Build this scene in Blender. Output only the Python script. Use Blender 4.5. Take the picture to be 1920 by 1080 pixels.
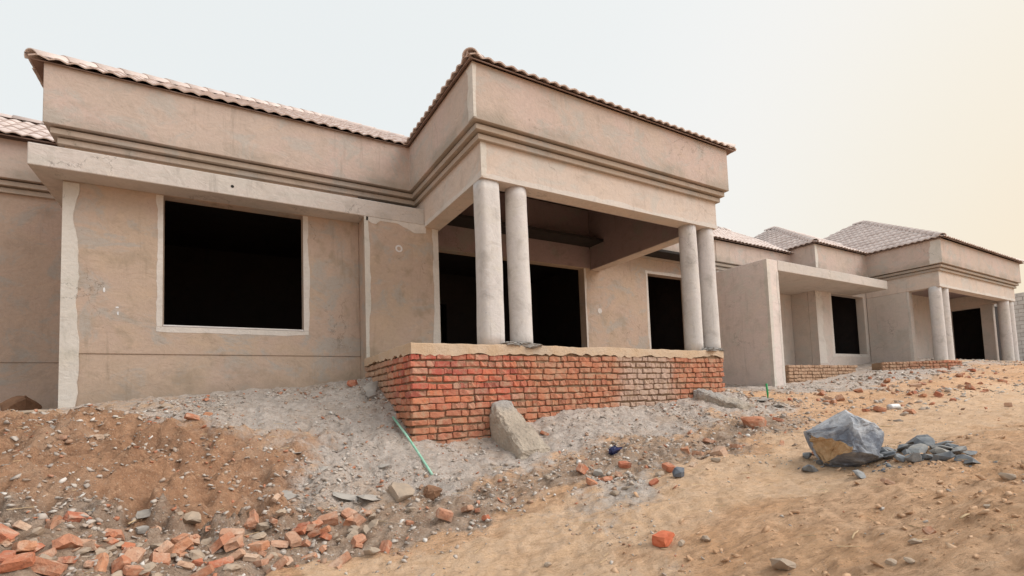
import bpy, bmesh, math, random
import numpy as np
from mathutils import Vector, Matrix

for o in list(bpy.data.objects):
    bpy.data.objects.remove(o)
C = bpy.context.scene.collection
scene = bpy.context.scene
RAD = math.radians

# ------------------------------------------------------------------ camera (eye level is z = 0)
cd = bpy.data.cameras.new("camera")
cam = bpy.data.objects.new("camera", cd)
C.objects.link(cam)
YAW, PITCH, ROLL = 0.5535, 0.0637, -0.0379
cy_, sy_ = math.cos(YAW), math.sin(YAW)
cp_, sp_ = math.cos(PITCH), math.sin(PITCH)
cr_, sr_ = math.cos(ROLL), math.sin(ROLL)
A_ = np.array([[cy_, -sy_, 0], [sy_, cy_, 0], [0, 0, 1]])
B_ = np.array([[1, 0, 0], [0, cp_, sp_], [0, -sp_, cp_]])
K_ = np.array([[1, 0, 0], [0, 0, -1], [0, 1, 0]])
D_ = np.array([[cr_, -sr_, 0], [sr_, cr_, 0], [0, 0, 1]])
M_ = D_ @ K_ @ B_ @ A_
cam.matrix_world = Matrix([[M_[0][i], -M_[1][i], -M_[2][i], 0] for i in range(3)] + [[0, 0, 0, 1]])
cd.sensor_width = 36
cd.sensor_fit = 'HORIZONTAL'
cd.lens = 937.98 / 1920 * 36
cd.shift_x = (960 - 989.92) / 1920
cd.shift_y = (685.94 - 540) / 1920
cd.clip_start = 0.05
cd.clip_end = 2000
scene.camera = cam

# ------------------------------------------------------------------ sky, sun, exposure
SUN_AZ = RAD(130)          # clockwise from +Y
SUN_EL = RAD(42)
sun_dir = Vector((math.sin(SUN_AZ) * math.cos(SUN_EL), math.cos(SUN_AZ) * math.cos(SUN_EL), math.sin(SUN_EL)))
w = bpy.data.worlds.new("World")
scene.world = w
w.use_nodes = True
nt = w.node_tree
nt.nodes.clear()
wo = nt.nodes.new('ShaderNodeOutputWorld')
bg = nt.nodes.new('ShaderNodeBackground')
sky = nt.nodes.new('ShaderNodeTexSky')
sky.sky_type = 'NISHITA'
sky.sun_disc = False
sky.sun_elevation = SUN_EL
sky.sun_rotation = SUN_AZ
sky.air_density = 1.5
sky.dust_density = 6.0
sky.ozone_density = 1.0
tc = nt.nodes.new('ShaderNodeTexCoord')
nrm = nt.nodes.new('ShaderNodeVectorMath'); nrm.operation = 'NORMALIZE'
nt.links.new(tc.outputs['Generated'], nrm.inputs[0])
dot = nt.nodes.new('ShaderNodeVectorMath'); dot.operation = 'DOT_PRODUCT'
nt.links.new(nrm.outputs[0], dot.inputs[0])
dot.inputs[1].default_value = Vector((math.sin(SUN_AZ - RAD(32)), math.cos(SUN_AZ - RAD(32)), -0.05)).normalized()
ramp = nt.nodes.new('ShaderNodeValToRGB')          # hazy white sky, warmer towards the low sun
ramp.color_ramp.interpolation = 'B_SPLINE'
e = ramp.color_ramp.elements
e[0].position = 0.0;  e[0].color = (0.815, 0.848, 0.85, 1)
e[1].position = 1.0;  e[1].color = (0.93, 0.72, 0.50, 1)
for p, c in ((0.45, (0.84, 0.865, 0.86, 1)), (0.66, (0.90, 0.89, 0.87, 1)), (0.86, (0.89, 0.825, 0.685, 1))):
    k = ramp.color_ramp.elements.new(p); k.color = c
nt.links.new(dot.outputs['Value'], ramp.inputs['Fac'])
haz = nt.nodes.new('ShaderNodeVectorMath'); haz.operation = 'SCALE'
haz.inputs['Scale'].default_value = 10.85
nt.links.new(ramp.outputs['Color'], haz.inputs[0])
mx = nt.nodes.new('ShaderNodeMix'); mx.data_type = 'RGBA'
mx.inputs['Factor'].default_value = 0.92
nt.links.new(sky.outputs['Color'], mx.inputs['A'])
nt.links.new(haz.outputs[0], mx.inputs['B'])
nt.links.new(mx.outputs['Result'], bg.inputs['Color'])
bg.inputs['Strength'].default_value = 0.1
nt.links.new(bg.outputs[0], wo.inputs['Surface'])

sl = bpy.data.lights.new("sun", 'SUN')
sl.energy = 2.9
sl.angle = RAD(48)
sl.color = (1.0, 0.94, 0.885)
so = bpy.data.objects.new("sun", sl)
so.rotation_euler = (-sun_dir).to_track_quat('-Z', 'Y').to_euler()
so.location = (30, -8, 14)
C.objects.link(so)

scene.view_settings.view_transform = 'Standard'
scene.view_settings.look = 'None'
scene.view_settings.exposure = 0.0
scene.view_settings.gamma = 1.0
scene.view_settings.use_curve_mapping = False

# ------------------------------------------------------------------ helpers
rnd = random.Random(7)
nrs = np.random.RandomState(11)


def tag(o, label=None, cat=None, group=None, kind=None):
    if label: o['label'] = label
    if cat: o['category'] = cat
    if group: o['group'] = group
    if kind: o['kind'] = kind
    return o


def empty(name, loc, label=None, cat=None, group=None, kind=None):
    o = bpy.data.objects.new(name, None)
    o.location = loc
    o.empty_display_size = 0.3
    C.objects.link(o)
    return tag(o, label, cat, group, kind)


def link(name, me, parent=None, loc=None, rot=None, scale=None):
    o = bpy.data.objects.new(name, me)
    C.objects.link(o)
    if parent is not None:
        o.parent = parent
        # all parents sit unrotated, so the world offset is the summed location
        p, off = parent, Vector((0, 0, 0))
        while p is not None:
            off += p.location
            p = p.parent
        o.location = (Vector(loc) if loc is not None else Vector((0, 0, 0))) - off
    elif loc is not None:
        o.location = loc
    if rot is not None:
        o.rotation_euler = rot
    if scale is not None:
        o.scale = scale
    return o


class MB:
    def __init__(s):
        s.v = []; s.f = []

    def add(s, vs, fs):
        b = len(s.v)
        s.v += [tuple(p) for p in vs]
        s.f += [tuple(i + b for i in f) for f in fs]
        return s

    def box(s, x0, x1, y0, y1, z0, z1):
        return s.add([(x0, y0, z0), (x1, y0, z0), (x1, y1, z0), (x0, y1, z0), (x0, y0, z1), (x1, y0, z1), (x1, y1, z1), (x0, y1, z1)],
                     [(0, 3, 2, 1), (4, 5, 6, 7), (0, 1, 5, 4), (1, 2, 6, 5), (2, 3, 7, 6), (3, 0, 4, 7)])

    def wall(s, ax, a0, a1, d0, d1, z0, z1, holes=()):
        """wall along x ('x') or y ('y'); d0 the outer face, d1 the inner; holes are (a0, a1, z0, z1)"""
        us = sorted({a0, a1} | {h[0] for h in holes} | {h[1] for h in holes})
        zs = sorted({z0, z1} | {h[2] for h in holes} | {h[3] for h in holes})
        us = [u for u in us if a0 <= u <= a1]; zs = [z for z in zs if z0 <= z <= z1]
        nu, nz = len(us), len(zs)

        def P(u, d, z): return (u, d, z) if ax == 'x' else (d, u, z)
        b = len(s.v)
        for d in (d0, d1):
            for z in zs:
                for u in us: s.v.append(P(u, d, z))

        def I(k, i, j): return b + k * nu * nz + j * nu + i

        def hole(i, j):
            if i < 0 or j < 0 or i >= nu - 1 or j >= nz - 1: return True
            cu, cz = (us[i] + us[i + 1]) / 2, (zs[j] + zs[j + 1]) / 2
            return any(h[0] < cu < h[1] and h[2] < cz < h[3] for h in holes)
        for i in range(nu - 1):
            for j in range(nz - 1):
                if hole(i, j): continue
                s.f.append((I(0, i, j), I(0, i + 1, j), I(0, i + 1, j + 1), I(0, i, j + 1)))
                s.f.append((I(1, i, j), I(1, i, j + 1), I(1, i + 1, j + 1), I(1, i + 1, j)))
                if hole(i - 1, j): s.f.append((I(0, i, j), I(0, i, j + 1), I(1, i, j + 1), I(1, i, j)))
                if hole(i + 1, j): s.f.append((I(0, i + 1, j), I(1, i + 1, j), I(1, i + 1, j + 1), I(0, i + 1, j + 1)))
                if hole(i, j - 1): s.f.append((I(0, i, j), I(1, i, j), I(1, i + 1, j), I(0, i + 1, j)))
                if hole(i, j + 1): s.f.append((I(0, i, j + 1), I(0, i + 1, j + 1), I(1, i + 1, j + 1), I(1, i, j + 1)))
        return s

    def mesh(s, name, mat, smooth=False):
        me = bpy.data.meshes.new(name)
        me.from_pydata(s.v, [], s.f)
        bm = bmesh.new(); bm.from_mesh(me)
        bmesh.ops.remove_doubles(bm, verts=bm.verts, dist=1e-5)
        bmesh.ops.recalc_face_normals(bm, faces=bm.faces)
        bm.to_mesh(me); bm.free()
        me.materials.append(mat)
        if smooth:
            for p in me.polygons: p.use_smooth = True
        return me

    def build(s, name, mat, parent=None, bevel=0.0, smooth=False):
        o = link(name, s.mesh(name, mat, smooth), parent, (0, 0, 0))
        if bevel:
            m = o.modifiers.new('bevel', 'BEVEL'); m.width = bevel; m.segments = 2; m.limit_method = 'ANGLE'
            m.angle_limit = RAD(40)
        return o


def box(name, mat, parent, x0, x1, y0, y1, z0, z1, bevel=0.012):
    return MB().box(x0, x1, y0, y1, z0, z1).build(name, mat, parent, bevel)


# value noise, vectorised
_tab = nrs.rand(512, 512)


def vnoise(x, y, s):
    x = np.asarray(x, float) / s + 91.3; y = np.asarray(y, float) / s + 57.7
    xi = np.floor(x).astype(int); yi = np.floor(y).astype(int)
    fx = x - xi; fy = y - yi
    fx = fx * fx * (3 - 2 * fx); fy = fy * fy * (3 - 2 * fy)
    a = _tab[xi % 512, yi % 512]; b = _tab[(xi + 1) % 512, yi % 512]
    c = _tab[xi % 512, (yi + 1) % 512]; d = _tab[(xi + 1) % 512, (yi + 1) % 512]
    return (a * (1 - fx) + b * fx) * (1 - fy) + (c * (1 - fx) + d * fx) * fy - 0.5


def fbm(x, y, s, n=4, g=0.5):
    t = 0; a = 1
    for i in range(n):
        t = t + a * vnoise(np.asarray(x) + 17.1 * i, np.asarray(y) - 9.7 * i, s); s *= 0.5; a *= g
    return t


# ------------------------------------------------------------------ materials
class NG:
    def __init__(s, name):
        s.m = bpy.data.materials.new(name); s.m.use_nodes = True
        s.t = s.m.node_tree; s.t.nodes.clear()
        s.out = s.n('ShaderNodeOutputMaterial'); s.b = s.n('ShaderNodeBsdfPrincipled')
        s.t.links.new(s.b.outputs[0], s.out.inputs['Surface'])
        s.b.inputs['Roughness'].default_value = 0.9
        s.b.inputs['Specular IOR Level'].default_value = 0.2
        s.geo = s.n('ShaderNodeNewGeometry')
        s.pos = s.geo.outputs['Position']

    def n(s, t, **kw):
        x = s.t.nodes.new(t)
        for k, v in kw.items(): setattr(x, k, v)
        return x

    def put(s, sock, v):
        if hasattr(v, 'links'): s.t.links.new(v, sock)
        else:
            if isinstance(v, tuple) and len(v) == 3 and sock.type == 'RGBA': v = v + (1,)
            sock.default_value = v

    def noise(s, scale, detail=4, rough=0.55, vec=None, dist=0.0, color=False):
        x = s.n('ShaderNodeTexNoise')
        x.inputs['Scale'].default_value = scale; x.inputs['Detail'].default_value = detail
        x.inputs['Roughness'].default_value = rough; x.inputs['Distortion'].default_value = dist
        s.put(x.inputs['Vector'], vec if vec is not None else s.pos)
        return x.outputs['Color'] if color else x.outputs['Fac']

    def voro(s, scale, vec=None, feature='F1', out='Distance'):
        x = s.n('ShaderNodeTexVoronoi', feature=feature); x.inputs['Scale'].default_value = scale
        s.put(x.inputs['Vector'], vec if vec is not None else s.pos)
        return x.outputs[out]

    def ramp(s, fac, a, b, lo=0.0, hi=1.0):
        x = s.n('ShaderNodeMapRange'); x.interpolation_type = 'SMOOTHSTEP'
        s.put(x.inputs['Value'], fac)
        x.inputs['From Min'].default_value = a; x.inputs['From Max'].default_value = b
        x.inputs['To Min'].default_value = lo; x.inputs['To Max'].default_value = hi
        return x.outputs['Result']

    def mix(s, fac, a, b, mode='MIX'):
        x = s.n('ShaderNodeMix', data_type='RGBA', blend_type=mode)
        s.put(x.inputs['Factor'], fac); s.put(x.inputs['A'], a); s.put(x.inputs['B'], b)
        return x.outputs['Result']

    def math(s, op, a, b=None, clamp=False):
        x = s.n('ShaderNodeMath', operation=op, use_clamp=clamp)
        s.put(x.inputs[0], a)
        if b is not None: s.put(x.inputs[1], b)
        return x.outputs[0]

    def scalev(s, v, sx, sy, sz):
        x = s.n('ShaderNodeVectorMath', operation='MULTIPLY'); s.put(x.inputs[0], v)
        x.inputs[1].default_value = (sx, sy, sz)
        return x.outputs[0]

    def xyz(s, v=None):
        x = s.n('ShaderNodeSeparateXYZ'); s.put(x.inputs[0], v if v is not None else s.pos)
        return x.outputs

    def bump(s, h, strength=0.5, dist=0.01, normal=None):
        x = s.n('ShaderNodeBump'); x.inputs['Strength'].default_value = strength
        x.inputs['Distance'].default_value = dist
        s.put(x.inputs['Height'], h)
        if normal is not None: s.put(x.inputs['Normal'], normal)
        return x.outputs[0]

    def done(s, col, normal=None, rough=None):
        s.put(s.b.inputs['Base Color'], col)
        if normal is not None: s.put(s.b.inputs['Normal'], normal)
        if rough is not None: s.put(s.b.inputs['Roughness'], rough)
        return s.m


def plaster(name, base, alt, dark, stain_z=None, amount=0.6, splash=None):
    g = NG(name)
    big = g.noise(0.9, 5, 0.6, dist=0.6)
    mid = g.noise(3.1, 6, 0.62, dist=0.4)
    fine = g.noise(26, 5, 0.65)
    trowel = g.noise(5, 4, 0.6, vec=g.scalev(g.pos, 0.8, 0.8, 1.15), dist=1.6)
    c = g.mix(g.ramp(big, 0.40, 0.60), base, alt)
    gv = sum(base) / 3
    patch = g.noise(1.5, 6, 0.68, vec=g.scalev(g.pos, 1, 1, 1.35), dist=0.8)
    c = g.mix(g.ramp(patch, 0.50, 0.62, 0, 0.75), c, (gv * 1.02, gv * 0.97, gv * 0.90))
    c = g.mix(g.ramp(patch, 0.46, 0.32, 0, 0.50), c, (base[0] * 1.12, base[1] * 1.08, base[2] * 1.02))
    c = g.mix(g.ramp(mid, 0.50, 0.72, 0, amount), c, dark)
    c = g.mix(g.ramp(trowel, 0.55, 0.78, 0, 0.30), c, tuple(min(1, x * 1.22) for x in base))
    c = g.mix(g.ramp(trowel, 0.44, 0.22, 0, 0.35), c, tuple(x * 0.80 for x in dark))
    c = g.mix(g.ramp(fine, 0.3, 0.75, 0.0, 0.30), c, tuple(x * 0.72 for x in base))
    drip = g.noise(9, 5, 0.7, vec=g.scalev(g.pos, 1.0, 1.0, 0.09), dist=0.3)
    c = g.mix(g.math('MULTIPLY', g.ramp(drip, 0.54, 0.74, 0, 0.55), g.ramp(g.noise(0.8, 3, .5), .42, .6)), c, tuple(x * 0.72 for x in dark))
    c = g.mix(g.ramp(g.noise(70, 4, .7), .55, .78, 0, .35), c, tuple(x * 0.6 for x in dark))
    ck = g.n('ShaderNodeTexVoronoi', feature='DISTANCE_TO_EDGE'); ck.inputs['Scale'].default_value = 1.15
    wv_ = g.n('ShaderNodeVectorMath', operation='ADD'); g.put(wv_.inputs[0], g.pos); g.put(wv_.inputs[1], g.scalev(g.noise(3.5, 5, .7, color=True), .45, .45, .45))
    g.put(ck.inputs['Vector'], wv_.outputs[0])
    crack = g.math('MULTIPLY', g.ramp(ck.outputs['Distance'], .0075, .0025, 0, .55), g.ramp(g.noise(.9, 3, .5), .54, .62))
    c = g.mix(crack, c, tuple(x * 0.38 for x in dark))
    pits = g.ramp(g.noise(19, 2, 0.5), 0.74, 0.80, 0, 0.55)
    c = g.mix(pits, c, tuple(x * 0.5 for x in dark))
    if stain_z is not None:                       # damp grey rim left along the drip moulding
        z = g.xyz()[2]
        zz = g.math('ADD', z, g.math('MULTIPLY', g.math('SUBTRACT', g.noise(2.3, 5, 0.65), 0.5), 0.34))
        up = g.math('MULTIPLY', g.ramp(zz, stain_z + 0.24, stain_z + 0.06, 0, 0.60), g.ramp(g.noise(1.1, 4, .6), .40, .62, .15, 1))
        c = g.mix(up, c, (0.27, 0.245, 0.205))
    if splash is not None:                        # mud splashed up the foot of the wall
        zs_ = g.math('ADD', g.xyz()[2], g.math('MULTIPLY', g.math('SUBTRACT', g.noise(3.2, 6, 0.7), 0.5), 1.3))
        c = g.mix(g.ramp(zs_, splash + .75, splash + .15, 0, .55), c, (0.27, 0.215, 0.165))
    h = g.math('ADD', g.math('MULTIPLY', mid, 0.7), g.math('MULTIPLY', fine, 0.3))
    n1 = g.bump(trowel, 0.35, 0.03)
    n2 = g.bump(h, 0.7, 0.016, n1)
    n3 = g.bump(g.noise(120, 3, 0.6), 0.25, 0.002, n2)
    return g.done(c, n3, 0.92)


M_WALL = plaster('plaster_tan', (0.465, 0.36, 0.28), (0.47, 0.36, 0.295), (0.32, 0.255, 0.19), None, 0.75, -.05)
M_FASC = plaster('plaster_fascia', (0.50, 0.41, 0.355), (0.525, 0.415, 0.37), (0.37, 0.31, 0.26), 3.77, 0.45)
M_BEAM = plaster('plaster_beam', (0.60, 0.505, 0.44), (0.59, 0.51, 0.455), (0.43, 0.36, 0.305), None, 0.5)
M_BAND = plaster('plaster_band', (0.41, 0.34, 0.28), (0.44, 0.36, 0.305), (0.29, 0.245, 0.20), None, 0.5)
M_CEM = plaster('cement_pale', (0.66, 0.635, 0.63), (0.67, 0.64, 0.64), (0.49, 0.47, 0.46), None, 0.5)
M_STRIP = plaster('cement_strip', (0.62, 0.575, 0.535), (0.60, 0.555, 0.515), (0.46, 0.415, 0.375), None, 0.6)
M_CORNER = plaster('cement_corner', (0.63, 0.59, 0.54), (0.585, 0.55, 0.505), (0.44, 0.42, 0.36), None, 0.6)
M_GREY = plaster('plaster_grey', (0.55, 0.485, 0.435), (0.565, 0.49, 0.45), (0.42, 0.375, 0.33), None, 0.5)
M_COL = plaster('column_cement', (0.60, 0.575, 0.56), (0.61, 0.575, 0.565), (0.40, 0.375, 0.355), None, 0.8)
M_CAN = plaster('canopy_concrete', (0.55, 0.505, 0.465), (0.56, 0.51, 0.48), (0.41, 0.375, 0.34))
M_FAR = plaster('plaster_brown', (0.47, 0.36, 0.29), (0.49, 0.37, 0.31), (0.34, 0.265, 0.21))
M_FIN = plaster('plaster_fin', (0.68, 0.60, 0.56), (0.69, 0.605, 0.575), (0.52, 0.46, 0.42))
M_DARK = plaster('interior_shade', (0.035, 0.03, 0.03), (0.04, 0.032, 0.03), (0.025, 0.022, 0.022))  # near-black colour paints in the darkness of the unlit rooms
M_PORCH_SHADE = plaster('porch_shade', (0.30, 0.23, 0.235), (0.31, 0.235, 0.235), (0.20, 0.155, 0.16))  # dark tone stands in for the shade inside the porches


def brick_mat(name, loose=False):
    g = NG(name)
    oi = g.n('ShaderNodeObjectInfo')
    r = g.math('FRACT', g.math('ADD', g.math('MULTIPLY', oi.outputs['Random'], 7.31), g.math('MULTIPLY', g.geo.outputs['Random Per Island'], 3.77)))
    r2 = g.math('FRACT', g.math('MULTIPLY', r, 13.7))
    x = g.n('ShaderNodeValToRGB'); els = x.color_ramp.elements
    cols = [(0.54, 0.14, 0.095), (0.57, 0.175, 0.105), (0.45, 0.105, 0.08), (0.37, 0.125, 0.095), (0.58, 0.205, 0.11), (0.52, 0.18, 0.12), (0.48, 0.28, 0.21)]
    if loose: cols = [(0.48, 0.185, 0.10), (0.42, 0.15, 0.09), (0.50, 0.25, 0.145), (0.38, 0.17, 0.105), (0.50, 0.32, 0.22), (0.46, 0.19, 0.11), (0.52, 0.40, 0.30)]
    els[0].position = 0; els[0].color = cols[0] + (1,); els[1].position = 1; els[1].color = cols[-1] + (1,)
    for i_ in range(1, 6): k = els.new(i_ / 6.0); k.color = cols[i_] + (1,)
    g.put(x.inputs['Fac'], r)
    c = x.outputs['Color']
    if not loose:
        p = g.xyz()
        wob = g.math('MULTIPLY', g.math('SUBTRACT', g.noise(1.6, 4, 0.6), 0.5), 1.5)
        xx = g.math('ADD', p[0], wob)
        # bright red only in the upper left; duller orange-tan elsewhere, a mortar smeared patch in the right half
        zz_ = g.math('ADD', p[2], g.math('MULTIPLY', wob, 0.25))
        redz = g.math('MULTIPLY', g.ramp(xx, 4.1, 3.2), g.ramp(zz_, -.20, .12))
        c = g.mix(g.ramp(redz, 0, 1, .66, .06), c, g.mix(r2, (0.46, 0.22, 0.125), (0.40, 0.195, 0.12)))
        pale = g.math('MULTIPLY', g.ramp(xx, 5.2, 5.6), g.ramp(xx, 6.7, 6.3))
        c = g.mix(g.math('MULTIPLY', pale, 0.70), c, (0.48, 0.40, 0.335))
        c = g.mix(g.ramp(g.math('ADD', p[1], wob), 6.3, 7.4, 0, .75), c, (0.42, 0.31, 0.215))
    dust = g.ramp(g.noise(9, 6, 0.7), 0.44, 0.70, 0, 0.72)
    c = g.mix(dust, c, (0.45, 0.32, 0.22) if not loose else (0.56, 0.43, 0.33))
    c = g.mix(g.ramp(g.noise(34, 4, 0.7), 0.52, 0.72, 0, 0.6), c, (0.20, 0.085, 0.055))
    h = g.math('ADD', g.noise(22, 5, 0.7), g.math('MULTIPLY', g.noise(90, 3, 0.6), 0.4))
    return g.done(c, g.bump(h, 0.8, 0.012), 0.92)


M_BRICK = brick_mat('fired_brick')
M_LOOSE = brick_mat('loose_brick', True)


def mortar_mat():
    g = NG('mud_mortar')
    c = g.mix(g.ramp(g.noise(4, 5, 0.6), 0.35, 0.65), (0.34, 0.235, 0.155), (0.25, 0.17, 0.115))
    c = g.mix(g.ramp(g.noise(40, 4, 0.7), 0.5, 0.8, 0, 0.5), c, (0.19, 0.13, 0.09))
    return g.done(c, g.bump(g.noise(30, 6, 0.7), 0.9, 0.02), 0.95)


M_MORTAR = mortar_mat()


def screed_mat():
    g = NG('screed_edge')
    c = g.mix(g.ramp(g.noise(2.5, 6, 0.65), 0.35, 0.66), (0.58, 0.45, 0.335), (0.55, 0.40, 0.27))
    c = g.mix(g.ramp(g.noise(11, 5, 0.7), 0.52, 0.78, 0, 0.6), c, (0.34, 0.235, 0.155))
    c = g.mix(g.ramp(g.noise(1.3, 4, 0.6), 0.52, 0.7, 0, 0.5), c, (0.46, 0.41, 0.355))
    return g.done(c, g.bump(g.noise(24, 6, 0.75), 0.9, 0.02), 0.95)


M_SCREED = screed_mat()


def rubble_conc_mat():
    g = NG('rubble_concrete')
    z = g.noise(2.0, 5, 0.7)
    zc = g.ramp(g.math('ADD', g.xyz()[2], g.math('MULTIPLY', g.math('SUBTRACT', z, .5), .5)), -.25, -.02)
    c = g.mix(zc, g.mix(g.ramp(z, .4, .62), (0.47, 0.40, 0.325), (0.38, 0.32, 0.26)), (0.38, 0.36, 0.34))
    c = g.mix(g.ramp(g.noise(14, 6, 0.75), 0.5, 0.75, 0, 0.7), c, (0.26, 0.225, 0.19))
    h = g.math('ADD', g.noise(16, 7, 0.75), g.math('MULTIPLY', g.voro(26), 0.5))
    return g.done(c, g.bump(h, 1.0, 0.03), 0.95)


M_RUBC = rubble_conc_mat()


def tile_mat():
    g = NG('roof_tile')
    oi = g.n('ShaderNodeObjectInfo')
    r = g.math('FRACT', g.math('ADD', g.math('MULTIPLY', oi.outputs['Random'], 5.3), g.math('MULTIPLY', g.geo.outputs['Random Per Island'], 2.9)))
    c = g.mix(r, (0.54, 0.445, 0.41), (0.64, 0.545, 0.51))
    c = g.mix(g.ramp(g.noise(6, 5, 0.65), 0.45, 0.75, 0, 0.6), c, (0.68, 0.61, 0.56))
    c = g.mix(g.ramp(g.noise(2.0, 4, 0.6), 0.55, 0.75, 0, 0.5), c, (0.34, 0.26, 0.24))
    g.b.inputs['Specular IOR Level'].default_value = .5
    return g.done(c, g.bump(g.noise(60, 4, 0.6), 0.4, 0.005), 0.5)


M_TILE = tile_mat()


def plain(name, col, col2, scale=8, rough=0.8, bump=0.3, spec=0.2):
    g = NG(name)
    c = g.mix(g.ramp(g.noise(scale, 5, 0.6), 0.35, 0.65), col, col2)
    g.b.inputs['Specular IOR Level'].default_value = spec
    return g.done(c, g.bump(g.noise(scale * 5, 4, 0.6), bump, 0.006), rough)


M_WOOD = plain('roof_timber', (0.24, 0.165, 0.135), (0.30, 0.21, 0.175), 6)
M_BLOCK = plain('concrete_block', (0.62, 0.57, 0.53), (0.52, 0.475, 0.44), 5, 0.95)
M_GPIPE = plain('green_conduit', (0.20, 0.48, 0.34), (0.38, 0.60, 0.49), 12, 0.45, 0.05, 0.4)
M_GSTAKE = plain('green_stake', (0.03, 0.33, 0.10), (0.05, 0.38, 0.13), 12, 0.5, 0.05, 0.4)
M_NAVY = plain('navy_plastic', (0.015, 0.018, 0.07), (0.03, 0.035, 0.11), 12, 0.4, 0.3, 0.5)
M_WHITEP = plain('white_plastic', (0.72, 0.72, 0.72), (0.6, 0.62, 0.66), 12, 0.45, 0.1, 0.4)
M_TWIG = plain('dry_stalk', (0.55, 0.42, 0.26), (0.42, 0.30, 0.18), 12, 0.85, 0.2)
M_HOLE = plain('hole_dark', (0.03, 0.025, 0.02), (0.02, 0.02, 0.02), 8, 0.95)
M_STONE = plain('pale_stone', (0.42, 0.33, 0.25), (0.33, 0.27, 0.215), 9, 0.92, 0.7)
M_SHARD = plain('cement_shard', (0.40, 0.37, 0.335), (0.31, 0.285, 0.26), 7, 0.94, 0.8)
M_CLOD = plain('brown_clod', (0.25, 0.14, 0.085), (0.19, 0.105, 0.065), 7, 0.95, 0.8)


def slate_mat():
    g = NG('blue_slate')
    c = g.mix(g.ramp(g.noise(6, 6, 0.65), 0.35, 0.66), (0.15, 0.165, 0.185), (0.31, 0.32, 0.325))
    c = g.mix(g.ramp(g.noise(3, 4, 0.6), 0.55, 0.72, 0, 0.5), c, (0.33, 0.28, 0.22))
    return g.done(c, g.bump(g.noise(28, 6, 0.7), 0.8, 0.012), 0.8)


M_SLATE = slate_mat()


def gravel_mat():
    g = NG('gravel')
    r = g.geo.outputs['Random Per Island']
    x = g.n('ShaderNodeValToRGB'); x.color_ramp.interpolation = 'CONSTANT'
    els = x.color_ramp.elements
    els[0].position = 0; els[0].color = (0.43, 0.35, 0.29, 1)
    els[1].position = 0.22; els[1].color = (0.48, 0.43, 0.385, 1)
    for p, c in ((0.46, (0.37, 0.325, 0.29)), (0.60, (0.50, 0.455, 0.41)), (0.76, (0.38, 0.24, 0.165)), (0.87, (0.45, 0.19, 0.11)), (0.95, (0.66, 0.63, 0.59))):
        k = els.new(p); k.color = c + (1,)
    g.put(x.inputs['Fac'], r)
    c = g.mix(g.ramp(g.noise(20, 4, 0.6), 0.4, 0.7, 0, 0.4), x.outputs['Color'], (0.40, 0.32, 0.25))
    return g.done(c, g.bump(g.noise(60, 4, 0.6), 0.5, 0.006), 0.93)


M_GRAVEL = gravel_mat()


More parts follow.
